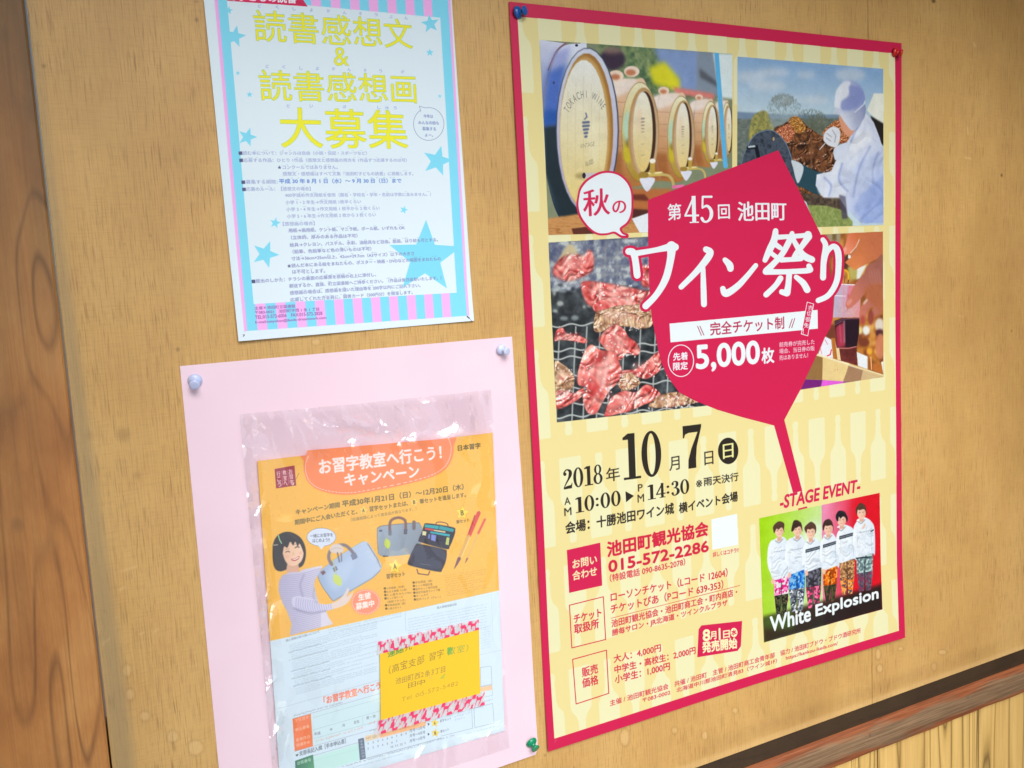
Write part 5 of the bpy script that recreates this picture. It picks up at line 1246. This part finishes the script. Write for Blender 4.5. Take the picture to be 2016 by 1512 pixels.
# ================================================================== the notice board and its wall
def boxv(x0, x1, y0, y1, z0, z1, bev=0.0):
    """box in board mm; front (towards the camera) is y0; bevelled front edges"""
    b = bev
    vs = [(x0, y1, z0), (x1, y1, z0), (x1, y1, z1), (x0, y1, z1), (x0, y0+b, z0), (x1, y0+b, z0), (x1, y0+b, z1), (x0, y0+b, z1)]
    fc = [(3, 2, 1, 0), (0, 1, 5, 4), (1, 2, 6, 5), (2, 3, 7, 6), (3, 0, 4, 7)]
    if b:
        vs += [(x0+b, y0, z0+b), (x1-b, y0, z0+b), (x1-b, y0, z1-b), (x0+b, y0, z1-b)]
        fc += [(4, 5, 9, 8), (5, 6, 10, 9), (6, 7, 11, 10), (7, 4, 8, 11), (8, 9, 10, 11)]
    else: fc += [(4, 5, 6, 7)]
    return [W(*v) for v in vs], fc
board = empty('notice_board', W(0, 10, -820))
tag(board, 'large plywood notice board with a brown timber post at its left', 'notice board')
PLY = plywood_mat()
def panel(x0, x1):
    v, f = boxv(x0, x1, 0, 9, -804.5, 260, .5)
    o = obj('plywood_panel', v, f, PLY, board)
    me = o.data; uv = me.uv_layers.new(name='UVMap')
    for li, l in enumerate(me.loops):
        co = me.vertices[l.vertex_index].co
        uv.data[li].uv = ((co.x/MM+430)/1230, ((co.z-Z0)/MM+830)/960)
    return o
pa = panel(-391.8, 461.9); pa['label'] = 'plywood sheet left of the seam'
pb = panel(462.6, 1500); pb['label'] = 'plywood sheet right of the seam'
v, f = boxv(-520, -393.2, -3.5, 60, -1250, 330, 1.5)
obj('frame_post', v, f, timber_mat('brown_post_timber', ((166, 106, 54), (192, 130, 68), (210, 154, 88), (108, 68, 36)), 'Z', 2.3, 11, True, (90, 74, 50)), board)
v, f = boxv(-393.2, 1500, 2, 30, -829, -805.2)
obj('shadow_gap_strip', v, f, timber_mat('shadow_gap_brown', ((56, 40, 24), (62, 46, 28), (68, 50, 30), (48, 34, 20)), 'X', 1.1), board)  # dark strip stands in for the shadowed gap under the board
def rail():
    n = 90; vs = []; fc = []
    prof = [(26, -868.5), (0, -868.2), (-2.2, -866), (-2.6, -846), (-2.2, -829.6), (-1, -827.6), (2.0, -827.0), (26, -827.0)]
    for i in range(n+1):
        x = -393+1893*i/n
        for j, (y, z) in enumerate(prof):
            w_ = .5*math.sin(x*.031)+.4*math.sin(x*.083+1) if j in (0, 1, 2) else (.35*math.sin(x*.05+2) if j in (4, 5) else 0)
            vs.append(W(x, y, z+w_))
    m_ = len(prof)
    for i in range(n):
        for j in range(m_-1): fc.append((i*m_+j, (i+1)*m_+j, (i+1)*m_+j+1, i*m_+j+1))
    return obj('bottom_rail', vs, [q[::-1] for q in fc], rail_mat(), board, smooth=True)
rail()
# nails that hold the rail
for x in (455, 640, -180, 120):
    me_v = [W(x+2.0*math.cos(a), -3.0, -842+2.0*math.sin(a)) for a in np.arange(10)*.628]+[W(x, -3.5, -842)]
    obj('nail_head', me_v, [(k, (k+1) % 10, 10) for k in range(10)], plain('nail', (120, 100, 84), .5), board)
rebase(board)
# wall of planks under the board
wall = empty('wall', W(0, 40, -1750)); tag(wall, 'pale cedar plank wall below the notice board', kind='structure')
PK_ = plank_mat(); BAT = plain('dark_gap', (60, 48, 40), .8)
gx = float(P(1728, 1496, 6)[0])
plank_me = None
edges_x = [gx+2.4+k*196 for k in range(-6, 6)]
for k, x in enumerate(edges_x):
    v, f = boxv(x, x+193, 6, 22, -1750, -860, 1.0)
    if plank_me is None:
        x_first = x
        plank_me = obj('plank', v, f, PK_, wall)
        continue
    o = plank_me.copy(); COL.objects.link(o); o.parent = wall; o.location.x += (x-x_first)*MM
v, f = boxv(-1200, 1500, 24, 40, -1750, -600)
obj('backing', v, f, BAT, wall)
rebase(wall)
# ground, and an unseen eave and side walls added to shade the board
GM, t_, p_ = mat('pale_paving')
t_.links.new(ramp(t_, noise(t_, mapping(t_, (3, 3, 3)), 1, 5), [(.3, (150, 154, 160)), (.7, (178, 182, 188))]), p_.inputs['Base Color']); p_.inputs['Roughness'].default_value = .9
g = obj('ground', [(-60, -90, 0), (60, -90, 0), (60, 30, 0), (-60, 30, 0)], [(0, 1, 2, 3)], GM); tag(g, 'pale paving in front of the board', kind='structure')

def slab(name, x0, x1, y0, y1, z0, z1, m, lab, cat):
    v, f = boxv(x0, x1, y0, y1, z0, z1); o = obj(name, v, f, m); tag(o, lab, cat); return o
EY, RX, RY, LX, LY = -500, 778, -1350, -556, -1200  # reach of the unseen eave and walls, set to shape the board's shading
SHADE_MAT = plain('shade_timber', (120, 92, 64), .7)
slab('shade_eave', -1700, 1750, EY, 120, 330, 370, SHADE_MAT, 'unseen timber eave added to shade the top of the notice board', 'shading eave')
slab('shade_side_wall', RX, RX+40, RY, 60, -1750, 330, SHADE_MAT, 'unseen side wall added to darken the right of the board', 'wall')
slab('shade_side_wall', LX-40, LX, LY, 60, -1750, 330, SHADE_MAT, 'unseen side wall added to darken the left of the board', 'wall')

# ================================================================== sheets of paper
def inside(poly, pts):
    x, y = pts[:, 0], pts[:, 1]; r = np.zeros(len(pts), bool); n = len(poly)
    for i in range(n):
        x0, y0 = poly[i]; x1, y1 = poly[(i+1) % n]
        if y0 == y1: continue
        c = ((y0 > y) != (y1 > y)) & (x < (x1-x0)*(y-y0)/(y1-y0)+x0); r ^= c
    return r
def densify(poly, step):
    out = []
    n = len(poly)
    for i in range(n):
        a, b = np.array(poly[i], float), np.array(poly[(i+1) % n], float); k = max(1, int(np.hypot(*(b-a))/step))
        for j in range(k): out.append(a+(b-a)*j/k)
    return np.array(out)
def sheet(name, poly, depth, mat_, canvas=None, step=8.0, thick=.25, off=0.0, parent=None, holes=()):
    """a thin sheet: outline in board mm, depth(x, z) -> y in mm"""
    P_ = np.array(poly, float)
    if area(P_) < 0: P_ = P_[::-1]
    B = densify(P_, step)
    gx_ = np.arange(P_[:, 0].min()+step*.5, P_[:, 0].max(), step); gz_ = np.arange(P_[:, 1].min()+step*.5, P_[:, 1].max(), step)
    G = np.array([(a, b) for a in gx_ for b in gz_]) if len(gx_) and len(gz_) else np.zeros((0, 2))
    if len(G):
        G = G[inside(P_, G)]
        if len(G):
            d = np.min(np.hypot(G[:, None, 0]-B[None, :, 0], G[:, None, 1]-B[None, :, 1]), 1); G = G[d > step*.45]
    A = np.vstack([B, G]) if len(G) else B
    nb = len(B)
    r = delaunay_2d_cdt([Vector(q) for q in A], [(i, (i+1) % nb) for i in range(nb)], [], 1, 1e-5)
    V2 = np.array([tuple(q) for q in r[0]]); F = [tuple(q) for q in r[2]]
    n = len(V2)
    y = np.array([depth(a, b) for a, b in V2])+off
    vs = [W(V2[i, 0], y[i], V2[i, 1]) for i in range(n)]
    fc = []
    for q in F:
        a = V2[list(q)]
        if area(a) < 0: q = q[::-1]
        fc.append(q)          # x right, z up, seen from -y: counter-clockwise is towards the viewer
    nf = len(fc)
    if thick > 0:
        vs += [W(V2[i, 0], y[i]+thick, V2[i, 1]) for i in range(n)]
        vs += vs[:n]+vs[n:2*n]
        fc += [tuple(k+n for k in q[::-1]) for q in fc[:nf]]
        from collections import Counter
        ed = {}
        for q in fc[:nf]:
            for k in range(len(q)):
                e = (q[k], q[(k+1) % len(q)])
                if (e[1], e[0]) in ed: del ed[(e[1], e[0])]
                else: ed[e] = 1
        for a, b in ed: fc.append((b+2*n, a+2*n, a+3*n, b+3*n))
    o = obj(name, vs, fc, mat_, parent)
    me = o.data
    me.polygons.foreach_set('use_smooth', [True]*nf+[False]*(len(fc)-nf) if thick > 0 else [True]*len(fc))
    if canvas is not None:
        uv = me.uv_layers.new(name='UVMap')
        U = (V2[:, 0]-canvas.x0)/(canvas.x1-canvas.x0); V = (V2[:, 1]-canvas.z0)/(canvas.z1-canvas.z0)
        li = np.empty(len(me.loops), np.int32); me.loops.foreach_get('vertex_index', li); li = li % n
        uv.data.foreach_set('uv', np.stack([U[li], V[li]], 1).ravel())
    return o
def pmm(pts, y=0.0):
    a = np.array(pts, float).reshape(-1, 2); x, z = P(a[:, 0], a[:, 1], y); return np.stack([x, z], 1)
random.seed(5)

# ---- wine festival poster
def d_wine(x, z):
    u, v = x/515, -z/728
    y = -1.3-1.1*math.sin(u*5.2+.8)*math.sin(v*3.0+.5)*.8-.5*math.sin(v*13+u*3)*(1-u)**2-1.0*math.exp(-(u/.06)**2)*math.sin(v*7)**2
    y -= 3.4*max(0, u-.9)**1.5*18*max(0, v-.86)**1*4
    y -= .5*math.sin(v*9+u*2)*u*(1-u)*2
    y -= 1.6*math.exp(-((u-.98)/.10)**2)*math.exp(-((v-.99)/.12)**2)
    y -= 1.7*max(0, v-.86)/.14*(.55+.45*math.sin(u*8+1))*(1 if v < 1 else 1)+.8*max(0, u-.9)/.1*(.5+.5*math.sin(v*11))
    return min(y, -.35)
cw = paint_wine()
MW = print_mat('glossy_poster_paper', cw, .42, .06)
wine = empty('festival_poster', W(257, -1, -728)); tag(wine, 'large glossy wine festival poster with crimson border and wine glass', 'poster')
sheet('poster_sheet', [(0, 0), (257, .4), (515, 0), (513.2, -180), (512.6, -400), (513.6, -620), (515, -728), (0, -728)], d_wine, MW, cw, 12, .25, 0, wine)
def patch(name, pts, lab, y=0.0, s=12, d=d_wine, m=MW, cv_=cw, par=wine, off=-.10):
    o = sheet(name, pmm(pts, y), d, m, cv_, s, 0, off, par); o['label'] = lab; return o
patch('printed_photo', [1060, 80, 1440, 107, 1440, 346, 1273.5, 394, 1274, 452, 1240, 470, 1225, 462, 1185, 464, 1078, 463], 'photo of a row of wine barrels with brass taps')
patch('printed_photo', [1450, 112, 1737, 136, 1738, 443, 1607, 446, 1574.6, 380, 1531, 296, 1450, 343], 'photo of a cook in white basting a whole roast')
patch('printed_photo', [1078, 478, 1225, 474, 1224, 490, 1240, 545, 1275, 560, 1281, 627, 1294, 691, 1312, 741, 1334.6, 772, 1372, 791, 1362, 799, 1094, 831], 'photo of sliced meat on a wire grill')
patch('printed_photo', [1640, 460, 1737, 456, 1738, 740, 1576, 766, 1601, 712, 1634, 645, 1640.5, 590, 1652, 560], 'photo of hands filling a plastic cup with red wine')
patch('printed_photo', [1493, 1020, 1730, 970, 1733, 1198, 1502, 1264], 'photo of six performers in white hooded tops')
patch('wine_glass_print', [1531, 296, 1574.6, 380, 1614, 459, 1652, 480, 1660, 530, 1640.5, 590, 1634, 645, 1601, 712, 1543, 826.5, 1578, 966, 1560, 970, 1523, 837.5, 1411, 806.5, 1334.6, 772, 1312, 741, 1294, 691, 1281, 627, 1262, 608, 1276, 560, 1250, 555, 1222, 490, 1274, 472, 1273.5, 394], 'crimson wine glass shape carrying the white title', off=-.17)
patch('speech_bubble_print', [1134, 400, 1141, 365, 1165, 345, 1195, 338, 1225, 346, 1242, 375, 1244, 420, 1232, 445, 1234, 466, 1200, 462, 1165, 458, 1140, 430], 'white speech bubble', off=-.24)
rebase(wine)

# ---- library flyer
def d_lib(x, z):
    u, v = (x+265)/210, (-z)/292
    return -1.9*max(0, v-.78)/.22*(.5+.5*math.sin(u*5+.4))-.9*max(0, .12-u)/.12*(.5+.5*math.sin(v*8))-.6-.7*abs(math.sin(u*2.6+v*2))-.5*math.sin(v*5)*u-1.2*math.exp(-((v-1)/.08)**2)*math.exp(-((u-1)/.2)**2)
cl_ = paint_library()
ML = print_mat('white_flyer_paper', cl_, .5, .0, .93)
fl = empty('library_flyer', W(-160, -1, -290)); tag(fl, 'white reading contest flyer with pink and blue striped border and stars', 'flyer')
sheet('flyer_sheet', [(-265.3, -292), (-53.4, -289), (-56.8, 8), (-268.6, 5)], d_lib, ML, cl_, 10, .2, 0, fl)
rebase(fl)

# ---- pink backing sheet
def d_pink(x, z):
    u, v = (x+312)/297, (-z-308)/420
    y = -.7-.9*math.sin(u*3.0)*math.sin(v*3.1)
    y -= 5.5*max(0, v-.80)**1.3*6*(.35+.65*math.sin(min(1, max(0, u))*3.14)) if v > .8 else 0
    return y
PINKM, t_, p_ = mat('pink_card'); 
t_.links.new(ramp(t_, noise(t_, mapping(t_, (9, 9, 9)), 1, 3), [(.3, (238, 208, 222)), (.7, (243, 216, 228))]), p_.inputs['Base Color']); p_.inputs['Roughness'].default_value = .5
bumpn(t_, p_, noise(t_, mapping(t_, (900, 900, 900)), 1, 2), .12, .0003)
pk = sheet('pink_card', [(-311.8, -308.4), (-14.6, -306.6), (-11.5, -500), (-10.6, -722), (-14, -727.5), (-312, -729)], d_pink, PINKM, None, 10, .3)
tag(pk, 'plain pale pink card sheet pinned behind the plastic sleeve', 'card sheet')

# ---- leaflet in a clear sleeve
LQ = pmm([507, 908, 970, 852, 994, 1439], -4.0); tl, tr, br = LQ; bl = tl+(br-tr)*1.004
def d_leaf(x, z):
    u = (x-tl[0])/217; return -4.0+.9*(u-.5)**2-.25*math.sin(z*.03)
cf = paint_leaflet()
MF = print_mat('orange_leaflet_paper', cf, .5, .0, .99)
lf = empty('class_leaflet', W(-150, -3, -690)); tag(lf, 'orange and white calligraphy class leaflet inside the clear sleeve', 'leaflet')
sheet('leaflet_sheet', [tl, tr, br, bl], d_leaf, MF, cf, 10, .9, 0, lf)
def pl(name, pts, lab, off=-.1): patch(name, pts, lab, -4.0, 10, d_leaf, MF, cf, lf, off)
S3 = lambda o, k, p: (np.array(p, float).reshape(-1, 2)/k+np.array(o)).ravel()
pl('title_banner', S3((490, 850), 3.953, [455, 145, 428, 230, 440, 350, 520, 440, 640, 480, 800, 488, 1000, 455, 1250, 402, 1430, 350, 1530, 290, 1580, 210, 1592, 120, 1565, 50]), 'orange rounded title banner with dashed white line')
pl('printed_photo', S3((490, 1000), 3.953, [185, 340, 192, 270, 225, 215, 285, 188, 345, 195, 405, 235, 438, 300, 444, 370, 430, 430, 500, 462, 575, 448, 700, 380, 880, 268, 945, 300, 1028, 470, 940, 560, 800, 690, 660, 785, 600, 802, 655, 900, 325, 985, 296, 800, 232, 640, 262, 525, 210, 480, 190, 430]), 'photo of a girl in a striped top holding a pale blue bag')
pl('printed_photo', S3((490, 1000), 3.953, [998, 180, 1060, 130, 1100, 75, 1220, 75, 1330, 125, 1390, 118, 1606, 178, 1540, 345, 1505, 480, 1400, 520, 1300, 500, 1238, 425, 1250, 358, 1015, 365]), 'photo of a grey bag and an open black case')
pl('badge_print', S3((490, 1000), 3.953, ell(908, 732, 112, 97, 24, -.1)), 'round orange badge with white dashed ring')
rebase(lf)

# ---- yellow note and its tapes
cn = paint_note()
MN = print_mat('yellow_note_paper', cn, .6, 0, .9)
NQ = pmm([747.3, 1286, 942.6, 1239, 945.3, 1366.5, 749, 1417.5], -5.2)
def d_note(x, z):
    u = (x-NQ[0][0])/95; return -5.9-1.6*max(0, .35-u)**1.2*math.sin(max(0, min(1, (-z-588)/75))*3.1)
nt_o = sheet('yellow_note', NQ, d_note, MN, cn, 5, .2); tag(nt_o, 'small bright yellow paper note with pencil handwriting', 'note')
def tape_mat(name, cv_):
    m, t, p = mat(name)
    im = t.nodes.new('ShaderNodeTexImage'); im.image = cv_.image(); im.extension = 'EXTEND'
    t.links.new(im.outputs[0], p.inputs['Base Color']); t.links.new(im.outputs[1], p.inputs['Alpha']); p.inputs['Roughness'].default_value = .45
    return m
for nm, quad, lab in (('top', [140, 250, 1290, -5, 1297, 112, 132, 398], 'translucent paper tape with pink cats along the top of the yellow note'),
                      ('bottom', [150, 1150, 1362, 826, 1362, 972, 95, 1328], 'translucent paper tape with pink cats across the bottom of the yellow note')):
    qv = np.array(quad, float).reshape(-1, 2)
    ct = paint_tape('tape_print_'+nm, qv, 2, 3 if nm == 'top' else 8)
    tq = pmm([[720+a/5.815, 1220+b/5.815] for a, b in qv], -5.6)
    # torn, slightly notched ends
    q = [tq[0], tq[1], tq[1]*.7+tq[2]*.3+(.9, .3), tq[1]*.45+tq[2]*.55+(-.3, 0), tq[2], tq[3], tq[3]*.66+tq[0]*.34+(-.7, 0), tq[3]*.35+tq[0]*.65+(.5, 0)]
    o = sheet('masking_tape', q, lambda x, z: min(-6.1, d_note(x, z)-.25), tape_mat('cat_tape_'+nm, ct), ct, 5, 0)
    tag(o, lab, 'tape', 'cat patterned tapes on the yellow note')

# ---- clear sleeve
def sleeve_mat():
    m, t, p = mat('clear_plastic_film')
    out = t.nodes['Material Output']; t.nodes.remove(p)
    tr_ = t.nodes.new('ShaderNodeBsdfTransparent'); tr_.inputs[0].default_value = (1, 1, 1, 1)
    gl = t.nodes.new('ShaderNodeBsdfGlossy'); gl.inputs['Roughness'].default_value = .05
    df = t.nodes.new('ShaderNodeBsdfDiffuse'); df.inputs[0].default_value = (.9, .92, .95, 1)
    fr = t.nodes.new('ShaderNodeLayerWeight'); fr.inputs[0].default_value = .5
    v = mapping(t, (1, 1, 1))
    n2 = noise(t, mapping(t, (12, 12, 9)), 1, 1.6, .5, .4); n1 = noise(t, v, 95, 2, .5, 1.0)
    ab = t.nodes.new('ShaderNodeMath'); ab.operation = 'PINGPONG'; t.links.new(n2, ab.inputs[0]); ab.inputs[1].default_value = .09
    mm_ = t.nodes.new('ShaderNodeMath'); mm_.operation = 'MULTIPLY_ADD'; t.links.new(n1, mm_.inputs[0]); mm_.inputs[1].default_value = .014; t.links.new(ab.outputs[0], mm_.inputs[2])
    at = t.nodes.new('ShaderNodeAttribute'); at.attribute_name = 'crinkle'
    mc = t.nodes.new('ShaderNodeMath'); mc.operation = 'MULTIPLY'; t.links.new(mm_.outputs[0], mc.inputs[0]); t.links.new(at.outputs['Fac'], mc.inputs[1])
    b = t.nodes.new('ShaderNodeBump'); b.inputs['Strength'].default_value = 1.0; b.inputs['Distance'].default_value = .13; t.links.new(mc.outputs[0], b.inputs['Height'])
    for q in (gl, fr): t.links.new(b.outputs[0], q.inputs['Normal'])
    pw = t.nodes.new('ShaderNodeMath'); pw.operation = 'POWER'; t.links.new(fr.outputs[1], pw.inputs[0]); pw.inputs[1].default_value = 4.0
    k = t.nodes.new('ShaderNodeMath'); k.operation = 'MULTIPLY_ADD'; t.links.new(pw.outputs[0], k.inputs[0]); k.inputs[1].default_value = .8; k.inputs[2].default_value = .07
    kb = t.nodes.new('ShaderNodeMath'); kb.operation = 'MULTIPLY_ADD'; t.links.new(at.outputs['Fac'], kb.inputs[0]); kb.inputs[1].default_value = .06; t.links.new(k.outputs[0], kb.inputs[2]); k = kb
    m1 = t.nodes.new('ShaderNodeMixShader'); m1.inputs[0].default_value = .035; t.links.new(tr_.outputs[0], m1.inputs[1]); t.links.new(df.outputs[0], m1.inputs[2])
    m2 = t.nodes.new('ShaderNodeMixShader'); km = t.nodes.new('ShaderNodeMath'); km.operation = 'MINIMUM'; t.links.new(k.outputs[0], km.inputs[0]); km.inputs[1].default_value = .26; t.links.new(km.outputs[0], m2.inputs[0]); t.links.new(m1.outputs[0], m2.inputs[1]); t.links.new(gl.outputs[0], m2.inputs[2])
    t.links.new(m2.outputs[0], out.inputs[0])
    return m
SQ = pmm([471, 815, 700, 795, 966, 767, 972, 860, 985, 1190, 1002, 1450], -5)
sbl = SQ[0]+(SQ[5]-SQ[2])
SP = [SQ[0], SQ[1], SQ[2], SQ[3], SQ[4], SQ[5]+(0, -12), (sbl[0]+2, SQ[5][1]-14), SQ[0]*.5+sbl*.5+(1.5, 0)]
from mathutils import noise as mn
def d_sleeve(x, z):
    top = max(0, min(1, (z+400)/28)); l = max(0, min(1, (-258-x)/14)); r = max(0, min(1, (x+42)/6))
    a = .25+1.7*max(top, l, r*.6)
    k = mn.noise(Vector((x*.045, z*.05, 3)))*1.7+mn.noise(Vector((x*.13, z*.10, 9)))*.9
    rid = 1-abs(mn.noise(Vector((x*.035+z*.012, z*.03, 5))))*2
    y = -5.0-a*(abs(k)*.7+rid*rid*.9)
    if z < -565 and -142 < x < -48: y = min(y, -5.0)
    return y
sl = sheet('clear_sleeve', SP, d_sleeve, sleeve_mat(), None, 3.2, 0)
ca = sl.data.attributes.new('crinkle', 'FLOAT', 'POINT')
for i, vv in enumerate(sl.data.vertices):
    x, z = vv.co.x/MM, (vv.co.z-Z0)/MM
    top = max(0, min(1, (z+408)/26)); le = max(0, min(1, (-252-x)/16)); ri = max(0, min(1, (x+46)/6)); bo = max(0, min(1, (-680-z)/12))
    ca.data[i].value = .16+.22*max(0, mn.noise(Vector((x*.016, z*.012, 1)))*1.6)+.84*max(top, le*.8, ri, bo*.5)
tag(sl, 'crinkled clear plastic sleeve holding the orange leaflet on pink card', 'plastic sleeve')

# ---- push pins
def lathe(name, prof, axis_o, axis_d, m, parent, n=28):
    d = Vector(axis_d).normalized(); a = d.orthogonal().normalized(); b = d.cross(a)
    vs = []; fc = []
    for t, r in prof:
        for k in range(n):
            th = k/n*2*math.pi
            q = Vector(axis_o)+d*t+(a*math.cos(th)+b*math.sin(th))*r
            vs.append(W(q.x, q.y, q.z))
    for i in range(len(prof)-1):
        for k in range(n): fc.append((i*n+k, i*n+(k+1) % n, (i+1)*n+(k+1) % n, (i+1)*n+k))
    fc.append(tuple(range(n))[::-1]); fc.append(tuple((len(prof)-1)*n+k for k in range(n)))
    return obj(name, vs, fc, m, parent, smooth=True)
def pin(base_px, head_px, col, lab, dep, s=1.0, L=9.4):
    bx, bz = P(*base_px, dep-1.8); hx, hz = P(*head_px, dep-1.8-L*.80)
    o_ = Vector((float(bx), dep, float(bz))); tip = Vector((float(hx), dep-L, float(hz)))
    d = (tip-o_); d.normalize()
    m = plain('pin_plastic_'+lab.split()[0], col, .3, .3)
    r = empty('push_pin', W(*o_)); tag(r, lab, 'push pin', 'push pins holding the posters')
    lathe('pin_base', [(0, 5.2*s), (.4, 5.9*s), (1.4, 6.0*s), (2.6, 5.5*s), (3.6, 4.4*s), (4.3, 3.1*s)], o_, d, m, r)
    lathe('pin_neck', [(4.25, 3.05*s), (4.8, 2.5*s), (5.6, 2.15*s), (6.6, 2.1*s), (7.3, 2.5*s), (7.6, 3.0*s)], o_, d, m, r)
    lathe('pin_head', [(7.55, 3.0*s), (7.9, 4.0*s), (8.5, 4.4*s), (9.1, 4.35*s), (9.5, 4.0*s), (9.65, 3.0*s), (9.7, 1.0*s)], o_, d, m, r)
    lathe('needle', [(-8, .1), (-6.5, .5), (.2, .5)], o_, d, plain('pin_steel', (170, 170, 172), .3, Metallic=1.0), r, 8)
    rebase(r)
pin((1019, 24), (1037, 19.5), (20, 92, 176), 'blue push pin at the upper left corner of the wine poster', -1.3)
pin((1762, 102), (1779, 105), (206, 24, 22), 'red push pin at the upper right corner of the wine poster', -1.3, .95)
pin((384.5, 748), (382.4, 760), (206, 218, 255), 'pale blue push pin at the upper left corner of the pink card', -1.1, .95)
pin((986.5, 687.5), (1000, 692.5), (214, 226, 255), 'pale blue push pin at the upper right corner of the pink card', -1.1, .88)
pin((1046.5, 1461.5), (1057, 1477), (14, 150, 104), 'green push pin at the lower right corner of the pink card', -1.6)
